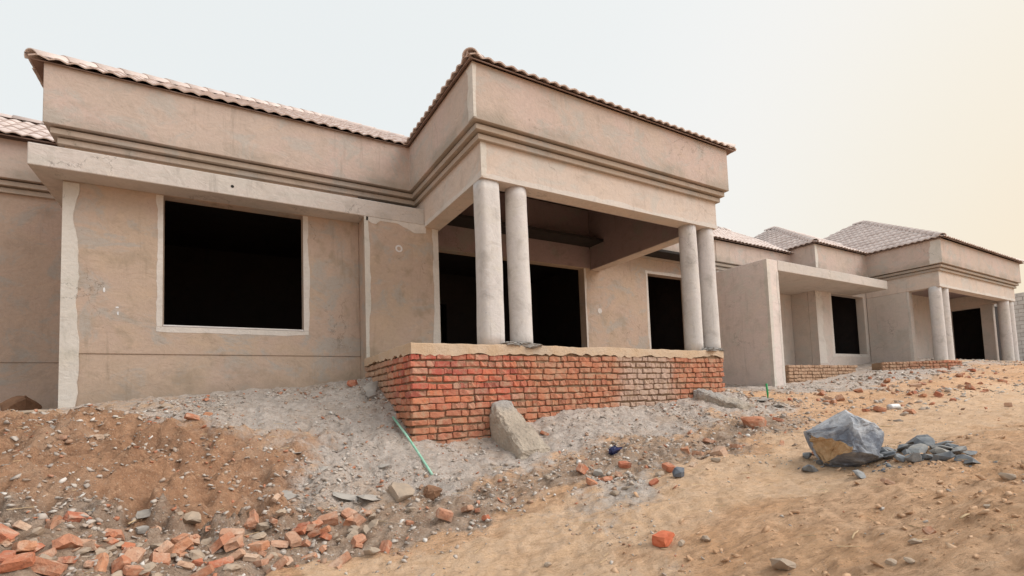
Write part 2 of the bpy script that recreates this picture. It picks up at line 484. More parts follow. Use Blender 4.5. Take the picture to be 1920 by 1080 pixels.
def ground_mat():
    g = NG('building_site_soil')
    at = g.n('ShaderNodeAttribute', attribute_name='zone')
    sp = g.n('ShaderNodeSeparateColor'); g.t.links.new(at.outputs['Color'], sp.inputs[0])
    grey, red, rub = sp.outputs[0], sp.outputs[1], sp.outputs[2]
    n1 = g.noise(1.3, 6, 0.62, dist=0.5); n2 = g.noise(7, 7, 0.68, dist=0.4); n3 = g.noise(45, 6, 0.72)
    streak = g.noise(3.2, 9, 0.72, vec=g.scalev(g.pos, 0.35, 1.6, 1.0), dist=0.5)
    tro = g.ramp(g.math('ADD', at.outputs['Alpha'], g.math('MULTIPLY', g.math('SUBTRACT', n2, .5), .8)), .2, .8)
    sand = g.mix(g.ramp(n1, 0.36, 0.64), (0.80, 0.45, 0.235), (0.84, 0.535, 0.33))
    sand = g.mix(g.ramp(streak, 0.48, 0.70, 0, 0.70), sand, (0.50, 0.285, 0.16))
    sand = g.mix(g.ramp(g.noise(0.55, 5, .65, dist=.6), .52, .66, 0, .4), sand, (0.56, 0.36, 0.215))
    sand = g.mix(g.ramp(streak, 0.46, 0.25, 0, 0.42), sand, (0.74, 0.57, 0.42))
    sand = g.mix(g.math('MULTIPLY', tro, .75), sand, g.mix(g.ramp(n2, .35, .65), (0.88, 0.595, 0.37), (0.90, 0.665, 0.47)))
    gr = g.mix(g.ramp(n2, 0.34, 0.66), (0.45, 0.405, 0.37), (0.60, 0.55, 0.51))
    gr = g.mix(g.ramp(n1, 0.48, 0.70, 0, 0.65), gr, (0.48, 0.36, 0.27))
    gr = g.mix(g.ramp(g.noise(16, 6, .75), .52, .68, 0, .55), gr, (0.27, 0.225, 0.19))
    rot = g.n('ShaderNodeVectorRotate', rotation_type='Z_AXIS'); g.put(rot.inputs['Vector'], g.pos); rot.inputs['Angle'].default_value = .42
    lay_ = g.noise(1.0, 8, .74, vec=g.scalev(rot.outputs[0], 4.0, 19.0, 8.0), dist=.35)
    sand = g.mix(g.math('MULTIPLY', g.ramp(lay_, .50, .62, 0, .85), g.ramp(tro, 0, 1, 1, .45)), sand, (0.47, 0.265, 0.145))
    crk = g.noise(1.0, 9, .78, vec=g.scalev(rot.outputs[0], 9.0, 34.0, 8.0), dist=.5)
    sand = g.mix(g.math('MULTIPLY', g.ramp(crk, .60, .68, 0, .8), g.ramp(tro, 0, 1, 1, .3)), sand, (0.24, 0.125, 0.07))
    sand = g.mix(g.ramp(lay_, .46, .32, 0, .5), sand, (0.80, 0.58, 0.39))
    rd = g.mix(g.ramp(n2, 0.30, 0.66), (0.25, 0.125, 0.072), (0.45, 0.255, 0.155))
    rd = g.mix(g.ramp(n1, 0.50, 0.72, 0, 0.55), rd, (0.43, 0.315, 0.235))
    fresh = g.noise(2.1, 6, .7, dist=.8)
    rd = g.mix(g.ramp(fresh, .52, .60, 0, .75), rd, g.mix(n2, (0.17, 0.085, 0.05), (0.34, 0.19, 0.115)))
    ru = g.mix(g.ramp(n2, 0.35, 0.65), (0.29, 0.205, 0.15), (0.44, 0.345, 0.275))
    jit = g.math('ADD', g.math('MULTIPLY', g.math('SUBTRACT', n2, 0.5), 1.1), g.math('MULTIPLY', g.math('SUBTRACT', g.noise(2.7, 6, .7), .5), 1.1))

    def m(fac, k=.92): return g.ramp(g.math('ADD', fac, jit), 0.15, 0.85, 0, k)
    c = g.mix(m(red, .84), g.mix(.3, sand, (0.46, 0.335, 0.235)), rd)
    c = g.mix(m(rub), c, ru)
    c = g.mix(m(grey), c, gr)
    c = g.mix(g.math('MULTIPLY', g.ramp(n3, 0.50, 0.70, 0, 0.45), g.ramp(tro, 0, 1, 1, .45)), c, (0.33, 0.21, 0.14))
    c = g.mix(g.ramp(n3, 0.47, 0.28, 0, 0.55), c, (0.80, 0.59, 0.42))
    # loose chips too small to pick apart
    vo = g.n('ShaderNodeTexVoronoi'); vo.inputs['Scale'].default_value = 38; g.put(vo.inputs['Vector'], g.pos)
    sepc = g.n('ShaderNodeSeparateColor'); g.t.links.new(vo.outputs['Color'], sepc.inputs[0])
    chip = g.math('MULTIPLY', g.ramp(vo.outputs['Distance'], 0.42, 0.34), g.ramp(sepc.outputs[0], 0.80, 0.84))
    chipw = g.math('MULTIPLY', chip, g.math('MAXIMUM', g.math('MAXIMUM', grey, rub), 0.12), True)
    chipc = g.mix(sepc.outputs[1], (0.62, 0.57, 0.51), (0.36, 0.19, 0.12))
    c = g.mix(chipw, c, chipc)
    lump = g.math('ADD', g.math('MULTIPLY', n2, 0.6), g.math('MULTIPLY', n3, 0.4))
    na = g.bump(lump, 0.85, 0.055)
    nb = g.bump(g.math('ADD', g.noise(130, 4, 0.7), g.math('MULTIPLY', chipw, 0.9)), 0.8, 0.010, na)
    nc = g.bump(g.math('SUBTRACT', lay_, g.ramp(crk, .58, .7, 0, .5)), 0.9, 0.035, g.bump(streak, 0.5, 0.035, nb))
    return g.done(c, nc, 0.96)


M_GROUND = ground_mat()

# ------------------------------------------------------------------ terrain
CTRL = [  # x, y, z  (eye level = 0)
    (0, 0, -1.42), (0, -4, -1.5), (-4, -2, -1.5), (-5, 1.5, -1.4), (4, -4, -1.35), (9, -4, -1.0), (16, -4, -0.7),
    (-1.9, 8.65, 0.03), (-1.3, 8.65, .14), (-.7, 8.65, .20), (0, 8.65, .26), (.6, 8.65, .31), (1.8, 8.65, .38), (2.05, 8.2, .40),
    (-2.7, 10.9, .04), (-6, 10.9, 0.0), (-5, 8, -.06), (-9, 9, 0), (-10, 4, -.9),
    (-1.6, 6.6, -.09), (-1.32, 5.6, -.38), (-1.2, 5.1, -.57), (-1.0, 4.5, -.745), (-.9, 3.9, -.88), (-.6, 2.6, -1.2),
    (-.52, 6.4, -.15), (-.45, 5.65, -.465), (-.41, 5.1, -.68), (-.36, 4.6, -.89), (-.32, 4.1, -1.06), (-.2, 2.6, -1.3),
    (1.2, 7.6, .11), (1.05, 6.6, -.26), (.9, 5.7, -.61), (.8, 5.1, -.85), (.72, 4.6, -1.07), (.61, 3.9, -1.2), (.4, 2.6, -1.34),
    (1.95, 7.75, .36), (1.93, 6.8, -.03), (1.93, 5.95, -.47), (1.95, 5.4, -.69), (1.76, 4.9, -.95), (1.5, 4.2, -1.13), (1.26, 3.5, -1.24), (.8, 2, -1.36),
    (2.5, 5.93, -.54), (3.1, 5.93, -.5), (2.85, 5.0, -.745), (2.4, 4.3, -.95), (2.05, 3.65, -1.1), (1.75, 3.1, -1.22),
    (3.73, 5.93, -.33), (4.5, 5.93, -.21), (5.77, 5.93, -.22), (5.05, 5.2, -.46), (3.9, 4.05, -.76), (3.23, 3.4, -.925), (2.7, 2.85, -1.05), (2.3, 2.45, -1.17),
    (7.05, 5.93, -.1), (7.83, 5.93, -.03), (8.35, 5.8, -.14), (6.0, 4.2, -.5), (4.4, 3.1, -.725), (3.65, 2.6, -.86), (3.05, 2.2, -.98), (2.6, 1.9, -1.08),
    (13.7, 6.5, .03), (10.9, 5.2, -.24), (7.3, 3.5, -.56), (4.95, 2.4, -.72), (4.1, 2.0, -.84), (3.3, 1.65, -.91), (2.8, 1.4, -.985),
    (26, 6.3, .62), (21, 6.2, .60), (17.7, 4.5, -.10), (12.5, 3.2, -.33), (7.3, 1.9, -.51), (5.1, 1.35, -.64), (4.1, 1.1, -.71), (3.3, .9, -.77), (2.7, .75, -.84),
    (12.2, 7.4, .03), (10, 8.5, .05), (9, 9.3, .1), (16, 7.5, .34), (18.5, 6.3, .36), (16, 6.0, .22), (34, 8, .75), (32, 3, .3), (22, 3, -.1),
    (27, -2, -.3), (35, 14, .8), (10, 0, -.5),
]
CP = np.array(CTRL, float)


def _tps(r2): return np.where(r2 < 1e-12, 0, r2 * np.log(np.maximum(r2, 1e-12)))


_n = len(CP)
_K = _tps(((CP[:, None, :2] - CP[None, :, :2]) ** 2).sum(-1)) + np.eye(_n) * 0.02
_P = np.concatenate([np.ones((_n, 1)), CP[:, :2]], 1)
_L = np.zeros((_n + 3, _n + 3)); _L[:_n, :_n] = _K; _L[:_n, _n:] = _P; _L[_n:, :_n] = _P.T
_w = np.linalg.solve(_L, np.concatenate([CP[:, 2], np.zeros(3)]))


def sstep(a, b, x):
    t = np.clip((x - a) / (b - a), 0, 1); return t * t * (3 - 2 * t)


def zones(x, y):
    """grey cement dust, red bank soil, rubble toe"""
    x = np.asarray(x, float); y = np.asarray(y, float)
    wx = x + 0.9 * fbm(x, y, 1.3, 5, .6); wy = y + 0.9 * fbm(x + 40, y + 13, 1.3, 5, .6)
    left = sstep(2.6, 1.6, wx)
    red = left * sstep(4.2, 4.8, wy) * sstep(7.7, 6.0, wy + 0.25 * wx)
    red = red * sstep(1.75, 0.0, wx - 0.25 * (wy - 5))
    bd = np.interp(x, [-2, -1, -.3, .7, 2.2, 3.5, 5], [3.3, 3.45, 3.75, 4.2, 4.05, 3.75, 3.5])
    wb = y - bd + .5 * fbm(x + 7, y, .6, 4, .6)
    rub = sstep(2.6, 1.9, wx) * sstep(-.1, .25, wb) * sstep(5.4, 4.6, wy)
    rub = np.maximum(rub, 0.75 * sstep(1.8, 2.4, wx) * sstep(7.5, 6.5, wx) * sstep(-.1, .4, wb) * sstep(5.1, 4.5, wy))
    grey = left * sstep(6.1, 7.4, wy + .45 * wx)
    grey = np.maximum(grey, sstep(.2, 1.3, wx) * sstep(4.6, 5.3, wy) * sstep(3.0, 2.2, wx))
    grey = np.maximum(grey, .92 * sstep(1.9, 2.6, wx) * sstep(9.2, 7.6, wx) * sstep(4.45, 5.2, wy))
    grey = np.maximum(grey, .85 * sstep(9.5, 11.5, wx) * sstep(5.2, 6.4, wy))
    pat = 0.8 * np.exp(-(((wx - 3.1) / .8) ** 2 + ((wy - 3.75) / .28) ** 2))
    grey = np.maximum(grey, pat)
    grey = np.where(x < -0.4, np.minimum(grey, .62), grey)
    return grey, red, rub


def trodden(x, y):
    wx = x + .8 * fbm(x, y, 1.1, 4, .6); wy = y + .7 * fbm(x + 11, y + 3, .9, 4, .6)
    bd = np.interp(x, [-2, -1, -.3, .7, 2.2, 3.5, 5, 8, 14], [3.0, 3.2, 3.6, 4.1, 4.0, 3.7, 3.4, 3.6, 4.2])
    d = bd - wy
    t = sstep(-.25, .1, d) * sstep(1.75, .9, d)
    return np.clip(np.maximum(t, .75 * sstep(6.5, 9, wx) * sstep(-.3, .3, d)), 0, 1)


def height(x, y):
    x = np.asarray(x, float); y = np.asarray(y, float)
    sh = x.shape
    X = x.ravel(); Y = y.ravel()
    cx = np.clip(X, -11, 36); cyy = np.clip(Y, -5, 15)
    out = np.empty_like(X)
    for i in range(0, len(X), 20000):
        a = cx[i:i + 20000]; b = cyy[i:i + 20000]
        r2 = (a[:, None] - CP[None, :, 0]) ** 2 + (b[:, None] - CP[None, :, 1]) ** 2
        out[i:i + 20000] = _tps(r2) @ _w[:_n] + _w[_n] + _w[_n + 1] * a + _w[_n + 2] * b
    g, r, u = zones(X, Y)
    path = np.clip(1 - np.maximum(np.maximum(g, r), u), 0, 1)
    out += fbm(X, Y, 0.9, 3) * (0.05 * path + 0.10 * r + 0.06 * u + 0.05 * g)
    cl = np.abs(fbm(X, Y, 0.42, 4, .6))
    out += (0.34 * r) * (0.16 - cl) + 0.09 * u * (0.14 - cl) - .07 * r * sstep(.06, .16, vnoise(X + 3, Y, .55))
    out += fbm(X, Y, 0.13, 3, .7) * (0.024 * path + 0.085 * r + 0.06 * u + 0.05 * g)
    out += path * fbm(X + 3, Y + 8, .055, 2, .7) * .010
    out += path * sstep(3.1, 2.0, Y + .1 * X) * .06 * np.maximum(0, fbm(X + 31, Y, .22, 3, .6))
    # shallow trodden ruts along the track
    out += path * 0.04 * np.sin((Y + 0.16 * X + 0.5 * vnoise(X, Y, 1.7)) * 5.2) * (0.5 + vnoise(X + 5, Y, 1.4))
    return out.reshape(sh)


def hz(x, y): return float(height(np.array([x]), np.array([y]))[0])


def axis(segs):
    r = []
    for a, b, n in segs: r += list(np.linspace(a, b, n, endpoint=False))
    return np.array(r + [segs[-1][1]])


gx = axis([(-400, -60, 8), (-60, -11, 16), (-11, -3.2, 60), (-3.2, 6.2, 350), (6.2, 13, 150), (13, 36, 130), (36, 100, 20), (100, 400, 8)])
gy = axis([(-400, -60, 8), (-60, -5, 18), (-5, 0.4, 40), (0.4, 6.2, 235), (6.2, 9.2, 85), (9.2, 15, 30), (15, 80, 20), (80, 400, 8)])
GX, GY = np.meshgrid(gx, gy)
GZ = height(GX, GY)
ZG, ZR, ZU = zones(GX.ravel(), GY.ravel())
me = bpy.data.meshes.new('ground')
nx, ny = len(gx), len(gy)
idx = np.arange(nx * ny).reshape(ny, nx)
quads = np.stack([idx[:-1, :-1], idx[:-1, 1:], idx[1:, 1:], idx[1:, :-1]], -1).reshape(-1, 4)
me.vertices.add(nx * ny)
me.vertices.foreach_set('co', np.stack([GX, GY, GZ], -1).ravel())
me.loops.add(len(quads) * 4); me.loops.foreach_set('vertex_index', quads.ravel())
me.polygons.add(len(quads))
me.polygons.foreach_set('loop_start', np.arange(len(quads)) * 4)
me.polygons.foreach_set('use_smooth', np.ones(len(quads), bool))
me.update()
ca = me.color_attributes.new('zone', 'FLOAT_COLOR', 'POINT')
ca.data.foreach_set('color', np.stack([ZG, ZR, ZU, trodden(GX.ravel(), GY.ravel())], -1).ravel())
me.materials.append(M_GROUND)
ground = link('ground', me)
tag(ground, kind='structure')

# ------------------------------------------------------------------ roof tiles
TW, TL, TE = 0.36, 0.42, 0.35            # width, length, exposure


def tile_mesh():
    n = 10
    prof = []
    for i in range(n + 1):
        t = i / n
        prof.append((t * (TW + 0.02) - 0.01, 0.030 * (0.5 - 0.5 * math.cos(t * 4 * math.pi)) ** 0.8))
    vs, fs = [], []
    for k, (v, lift) in enumerate(((-0.03, 0.018), (TL - 0.03, 0.0))):
        for (x, h) in prof: vs.append((x, v, h + lift + 0.014))
        for (x, h) in prof: vs.append((x, v, h + lift - 0.004))
    m = n + 1
    for i in range(n):
        fs.append((i, i + 1, 2 * m + i + 1, 2 * m + i))
        fs.append((i, m + i, m + i + 1, i + 1))
        fs.append((m + i, 3 * m + i, 3 * m + i + 1, m + i + 1))
    fs.append((0, 2 * m, 3 * m, m)); fs.append((n, m + n, 3 * m + n, 2 * m + n))
    me = bpy.data.meshes.new('tile'); me.from_pydata(vs, [], fs); me.update()
    me.materials.append(M_TILE)
    for p in me.polygons: p.use_smooth = len(p.vertices) == 4 and p.index < 30 and p.index % 3 == 0
    return me


TILE = tile_mesh()


def cap_mesh():
    n = 8; vs, fs = [], []
    for k, (y, r) in enumerate(((0, .115), (.42, .098))):
        for rr in (r, r - .018):
            for i in range(n + 1):
                a = math.pi * i / n
                vs.append((math.cos(a) * rr, y, math.sin(a) * rr * 0.85 - .03))
    m = n + 1
    for i in range(n):
        fs += [(i, i + 1, 2 * m + i + 1, 2 * m + i), (m + i, 3 * m + i, 3 * m + i + 1, m + i + 1), (i, m + i, m + i + 1, i + 1)]
    me = bpy.data.meshes.new('ridge_tile'); me.from_pydata(vs, [], fs); me.update(); me.materials.append(M_TILE)
    for p in me.polygons: p.use_smooth = True
    return me


CAP = cap_mesh()


def slope_tiles(roof, poly, origin, U, V, singles, budget):
    """lay tiles over the polygon (2-D, slope coordinates); nearest ones are objects, the rest one joined mesh"""
    N = U.cross(V).normalized()
    poly = [Vector(p) for p in poly]
    umin = min(p.x for p in poly); umax = max(p.x for p in poly); vmax = max(p.y for p in poly)
    edges = [(poly[i], poly[(i + 1) % len(poly)]) for i in range(len(poly))]
    base = Matrix(((U.x, V.x, N.x, origin.x), (U.y, V.y, N.y, origin.y), (U.z, V.z, N.z, origin.z), (0, 0, 0, 1)))
    rows = int(vmax / TE) + 1; cols = int((umax - umin) / TW) + 1
    rest = bmesh.new(); nrest = 0; made = 0
    for j in range(rows):
        for i in range(cols):
            u0 = umin + i * TW; v0 = j * TE
            cut = []; out = False
            for a, b in edges:
                d = (b - a); nn = Vector((-d.y, d.x)).normalized()       # inside on the left
                ds = [nn.dot(Vector((x, y)) - a) for x, y in ((u0, v0), (u0 + TW, v0), (u0, v0 + TE), (u0 + TW, v0 + TE))]
                if max(ds) < 0.02: out = True; break
                if min(ds) < -0.02: cut.append((a, nn))
            if out: continue
            me_ = TILE
            mat = base @ Matrix.Translation((u0, v0, -0.006)) @ Matrix.Rotation(rnd.uniform(-.02, .02), 4, 'Z') @ Matrix.Translation((0, rnd.uniform(-.012, .012), rnd.uniform(-.004, .004)))
            if cut:
                bm = bmesh.new(); bm.from_mesh(TILE)
                for a, nn in cut:
                    co = Vector((a.x - u0, a.y - v0, 0))
                    bmesh.ops.bisect_plane(bm, geom=bm.verts[:] + bm.edges[:] + bm.faces[:], plane_co=co, plane_no=Vector((nn.x, nn.y, 0)), clear_inner=True)
                if len(bm.faces) == 0: bm.free(); continue
                me_ = bpy.data.meshes.new('tile'); bm.to_mesh(me_); bm.free()
                if not me_.materials: me_.materials.append(M_TILE)
            wp = mat.translation
            if budget[0] > 0 and singles(wp):
                budget[0] -= 1; made += 1
                o = bpy.data.objects.new('tile', me_); C.objects.link(o)
                o.parent = roof
                off = roof.location + roof.parent.location
                o.matrix_local = Matrix.Translation(-off) @ mat
            else:
                b2 = bmesh.new(); b2.from_mesh(me_); b2.transform(mat)
                tmp = bpy.data.meshes.new('tmp'); b2.to_mesh(tmp); b2.free()
                rest.from_mesh(tmp); bpy.data.meshes.remove(tmp); nrest += 1
    if nrest:
        me_ = bpy.data.meshes.new('tile_field'); rest.to_mesh(me_)
        if not me_.materials: me_.materials.append(M_TILE)
        o = link('tile_field', me_, roof, (0, 0, 0)); tag(o, kind='stuff')
    rest.free()


def hip_caps(roof, a, b):
    a = Vector(a); b = Vector(b); d = b - a; n = max(1, int(d.length / .38))
    Y = d.normalized(); X = Y.cross(Vector((0, 0, 1))).normalized(); Z = X.cross(Y)
    off = roof.location + roof.parent.location
    for i in range(n):
        p = a + d * (i / n)
        o = bpy.data.objects.new('ridge_tile', CAP); C.objects.link(o); o.parent = roof
        m = Matrix(((X.x, Y.x, Z.x, p.x), (X.y, Y.y, Z.y, p.y), (X.z, Y.z, Z.z, p.z + .035), (0, 0, 0, 1)))
        o.matrix_local = Matrix.Translation(-off) @ m


SL = 0.59


def hip_roof(house, x0, x1, y0, y1, ez, tiled, singles, caps, gable_l=False, gable_r=False, budget=300):
    """hip roof over a rectangle, ridge along y unless wider than deep; tiled = slopes that carry tiles"""
    along_y = (x1 - x0) <= (y1 - y0)
    root = bpy.data.objects.new('roof', None)
    if along_y:
        h = (x1 - x0) / 2; top = ez + SL * h
        A = Vector(((x0 + x1) / 2, y0 + h, top)); B = Vector(((x0 + x1) / 2, y1 - h, top))
        c = [Vector((x0, y0, ez)), Vector((x1, y0, ez)), Vector((x1, y1, ez)), Vector((x0, y1, ez))]
        faces = {'front': [c[0], c[1], A], 'right': [c[1], c[2], B, A], 'back': [c[2], c[3], B], 'left': [c[3], c[0], A, B]}
        hips = {'fl': (c[0], A), 'fr': (c[1], A), 'ridge': (A, B), 'bl': (c[3], B), 'br': (c[2], B)}
    else:
        h = (y1 - y0) / 2; top = ez + SL * h
        A = Vector((x0 + (0 if gable_l else h), y0 + h, top)); B = Vector((x1 - (0 if gable_r else h), y0 + h, top))
        c = [Vector((x0, y0, ez)), Vector((x1, y0, ez)), Vector((x1, y1, ez)), Vector((x0, y1, ez))]
        faces = {'front': [c[0], c[1], B, A], 'right': [c[1], c[2], B], 'back': [c[2], c[3], A, B], 'left': [c[3], c[0], A]}
        hips = {'fl': (c[0], A), 'fr': (c[1], B), 'ridge': (A, B), 'bl': (c[3], A), 'br': (c[2], B)}
    # deck
    deck = MB()
    for f in faces.values():
        fr = [p - Vector((0, 0, .012)) for p in f]; bk = [p - Vector((0, 0, .026)) for p in f]
        k = len(f)
        deck.add(fr + bk, [tuple(range(k)), tuple(range(2 * k - 1, k - 1, -1)), (0, k, k + 1, 1)])
    me_ = deck.mesh('roof', M_WOOD)
    root = link('roof', me_, house, (0, 0, 0))
    root_loc = root.location.copy()
    # give the roof zero offset from world so that tiles can be placed in world numbers
    bud = [budget]
    for nme in tiled:
        f = faces[nme]
        U = (f[1] - f[0]).normalized(); N = (f[1] - f[0]).cross(f[2] - f[0]).normalized(); V = N.cross(U)
        poly = [((p - f[0]).dot(U), (p - f[0]).dot(V)) for p in f]
        slope_tiles(root, poly, f[0], U, V, singles, bud)
    for k in caps: hip_caps(root, *hips[k])
    return root


# ------------------------------------------------------------------ swept mouldings
def offset_path(path, o):
    pts = []
    n = len(path)
    for i in range(n):
        p = Vector(path[i])
        dirs = []
        if i > 0: dirs.append((p - Vector(path[i - 1])).normalized())
        if i < n - 1: dirs.append((Vector(path[i + 1]) - p).normalized())
        ns = [Vector((d.y, -d.x)) for d in dirs]          # right-hand normal = outside
        if len(ns) == 1: pts.append(p + ns[0] * o)
        else:
            m = (ns[0] + ns[1])
            m = m / (1 + ns[0].dot(ns[1]))
            pts.append(p + m * o)
    return pts


def sweep(name, mat, parent, path, o, z0, z1, inner=-0.06, bevel=0.008):
    a = offset_path(path, o); b = offset_path(path, inner)
    mb = MB(); n = len(path)
    vs = []
    for i in range(n):
        vs += [(a[i].x, a[i].y, z0), (a[i].x, a[i].y, z1), (b[i].x, b[i].y, z1), (b[i].x, b[i].y, z0)]
    fs = []
    for i in range(n - 1):
        q = 4 * i; r = q + 4
        for k in range(4):
            fs.append((q + k, r + k, r + (k + 1) % 4, q + (k + 1) % 4))
    fs += [(0, 1, 2, 3), (4 * n - 1, 4 * n - 2, 4 * n - 3, 4 * n - 4)]
    mb.add(vs, fs)
    return mb.build(name, mat, parent, bevel)


Z_B0, Z_C3, Z_C2, Z_C1 = 3.06, 3.57, 3.67, 3.77


def mouldings(house, path, top):
    sweep('cornice_core', M_BAND, house, path, 0.012, Z_C3 + .004, Z_C1 + .03, inner=-.05, bevel=0)
    sweep('cornice_band', M_BAND, house, path, 0.06, Z_C3, Z_C2 - .024, inner=.002, bevel=.006)
    sweep('cornice_band', M_BAND, house, path, 0.12, Z_C2, Z_C1 - .024, inner=.002, bevel=.006)
    sweep('fascia', M_FASC, house, path, 0.18, Z_C1, top, inner=-.052)


# pale repair strips with a wandering inner edge, 4 mm proud of the wall
def strip(name, mat, parent, p0, p1, side, wmin, wmax, nrm, seed, th=0.003, n=44):
    """strip from p0 to p1; grows towards 'side' by a wandering width"""
    r = random.Random(seed)
    p0 = Vector(p0); p1 = Vector(p1); side = Vector(side); nrm = Vector(nrm)
    vs, fs = [], []
    wv = r.uniform(wmin, wmax)
    ph = [r.uniform(0, 6) for _ in range(3)]
    for i in range(n + 1):
        t = i / n
        L_ = t * (p1 - p0).length
        k = .5 + 1.0 * float(vnoise(L_, seed * 3.7, .55)) + .55 * float(vnoise(L_, seed * 1.3 + 9, .17)) + .25 * float(vnoise(L_, seed + 21, .06))
        wv = wmin + (wmax - wmin) * max(0, min(1, k))
        a = p0.lerp(p1, t)
        for q in (a, a + side * wv):
            vs.append(q + nrm * th)
        vs.append(a + side * (wv + .004) - nrm * .004)
        vs.append(a - nrm * .004)
    for i in range(n):
        q = 4 * i; e_ = q + 4
        for k in range(4): fs.append((q + k, e_ + k, e_ + (k + 1) % 4, q + (k + 1) % 4))
    fs += [(0, 1, 2, 3), (4 * n + 3, 4 * n + 2, 4 * n + 1, 4 * n)]
    return MB().add(vs, fs).build(name, mat, parent)


def ring_patch(name, mat, parent, c, r0, r1, axis_y=True, th=.006):
    vs, fs = [], []
    n = 20
    for i in range(n):
        a = 2 * math.pi * i / n
        for rr, dy in ((r1, 0.002), (r1, -th), (r0, -th), (r0, 0.002)):
            vs.append((c[0] + math.cos(a) * rr, c[1] + dy, c[2] + math.sin(a) * rr))
    for i in range(n):
        for k in range(4):
            fs.append((4 * i + k, 4 * ((i + 1) % n) + k, 4 * ((i + 1) % n) + (k + 1) % 4, 4 * i + (k + 1) % 4))
    return MB().add(vs, fs).build(name, mat, parent)


def column(house, x, y, z0, z1, r, square=False, seed=0, mat=None):
    vs, fs = [], []
    n = 28; m = 14
    rr = random.Random(seed)
    ph = rr.uniform(0, 6)
    for j in range(m + 1):
        t = j / m; z = z0 + (z1 - z0) * t
        for i in range(n):
            a = 2 * math.pi * (i + .5) / n
            if square:
                p = 5.0
                k = (abs(math.cos(a)) ** p + abs(math.sin(a)) ** p) ** (-1 / p)
            else: k = 1
            q = r * k * (1 + .012 * math.sin(2 * a + ph + t * 3) + .008 * math.sin(t * 19 + ph)) * (1.04 - .06 * t)
            vs.append((x + q * math.cos(a) + .006 * math.sin(t * 5 + ph), y + q * math.sin(a), z))
    for j in range(m):
        for i in range(n):
            fs.append((j * n + i, j * n + (i + 1) % n, (j + 1) * n + (i + 1) % n, (j + 1) * n + i))
    fs += [tuple(range(n - 1, -1, -1)), tuple(range(m * n, m * n + n))]
    me_ = MB().add(vs, fs).mesh('column', mat or M_CEM)
    for p in me_.polygons: p.use_smooth = len(p.vertices) == 4
    return link('column', me_, house, (0, 0, 0))


def lump_mesh(name, mat, rx, ry, rz, seed, pts=26, sub=1, rough=.06, flat=False):
    """angular stone: hull of points on an ellipsoid, lightly subdivided"""
    r = random.Random(seed)
    bm = bmesh.new()
    for _ in range(pts):
        v = Vector((r.gauss(0, 1), r.gauss(0, 1), r.gauss(0, 1))).normalized()
        v *= r.uniform(.86, 1.05)
        bm.verts.new((v.x * rx, v.y * ry, v.z * rz))
    h = bmesh.ops.convex_hull(bm, input=bm.verts)
    bmesh.ops.delete(bm, geom=list({g_ for g_ in h['geom_interior'] + h['geom_unused'] if isinstance(g_, bmesh.types.BMVert)}), context='VERTS')
    for _ in range(sub):
        bmesh.ops.subdivide_edges(bm, edges=bm.edges[:], cuts=1, use_grid_fill=True)
        for v in bm.verts:
            v.co += Vector((r.uniform(-1, 1) * rx, r.uniform(-1, 1) * ry, r.uniform(-1, 1) * rz)) * rough
    bmesh.ops.triangulate(bm, faces=bm.faces)
    bmesh.ops.recalc_face_normals(bm, faces=bm.faces)
    me_ = bpy.data.meshes.new(name); bm.to_mesh(me_); bm.free()
    me_.materials.append(mat)
    return me_


def foot_lumps(house, x, y, z, r, seed):
    """rough mortar squeezed out round a column foot"""
    me_ = lump_mesh('mortar_lump', M_RUBC, r * 1.55, r * 1.5, .055, seed, 40, 2, .10)
    return link('mortar_lump', me_, house, (x, y, z + .01))


#=BUILD
# ------------------------------------------------------------------ main house
H1 = empty('house', (3, 8.65, 0), 'unfinished plastered house with round porch columns on a red brick base', 'house', 'terrace of unfinished houses')
FL = 0.73                                             # floor level
YW = 8.65
# wing: window wall in the niche under the canopy
MB().wall('x', -1.76, 2.03, YW, YW + .23, .80, 3.6, [(-.69, 1.15, 1.2, 3.10)]).build('wall', M_WALL, H1, .012)
MB().wall('x', -1.757, 2.03, YW + .012, YW + .22, -1.0, .798).build('plinth', M_WALL, H1, .006)
MB().wall('y', YW + .235, 15.9, -1.755, -1.53, -1.0, 3.6).build('wall', M_WALL, H1, .012)
strip('corner_strip', M_CORNER, H1, (-1.765, YW - .002, .0), (-1.765, YW - .002, 3.08), (1, 0, 0), .10, .19, (0, -1, 0), 3, .012)
# window surround of pale cement and sill
WS = [((-.69, YW, 1.2), (-.69, YW, 3.09), (-1, 0, 0)), ((1.15, YW, 1.2), (1.15, YW, 3.09), (1, 0, 0))]
for i, (a, b, s_) in enumerate(WS):
    strip('window_surround', M_STRIP, H1, a, b, s_, .05, .095, (0, -1, 0), 20 + i)
strip('window_surround', M_STRIP, H1, (-.76, YW, 1.197), (1.22, YW, 1.197), (0, 0, -1), .05, .085, (0, -1, 0), 24)
box('window_sill', M_CEM, H1, -.685, 1.145, YW + .004, YW + .226, 1.203, 1.225, .004)
# projecting pier between niche and porch
MB().box(2.03, 3.31, 8.25, 9.44, -1.0, 3.098).build('wall', M_WALL, H1, .014)
strip('corner_strip', M_CORNER, H1, (2.026, 8.249, .60), (2.026, 8.249, 3.0985), (1, 0, 0), .05, .10, (0, -1, 0), 31)
strip('corner_strip', M_STRIP, H1, (3.314, 8.249, FL), (3.314, 8.249, 3.05), (-1, 0, 0), .09, .15, (0, -1, 0), 33)
strip('render_patch', M_STRIP, H1, (2.06, 8.249, 3.097), (3.09, 8.249, 3.097), (0, 0, -1), .04, .17, (0, -1, 0), 35, .003)
ring_patch('conduit_patch', M_CEM, H1, (2.60, 8.25, 2.62), .035, .062)
ring_patch('conduit_patch', M_WALL, H1, (2.60, 8.251, 2.62), .0, .034)
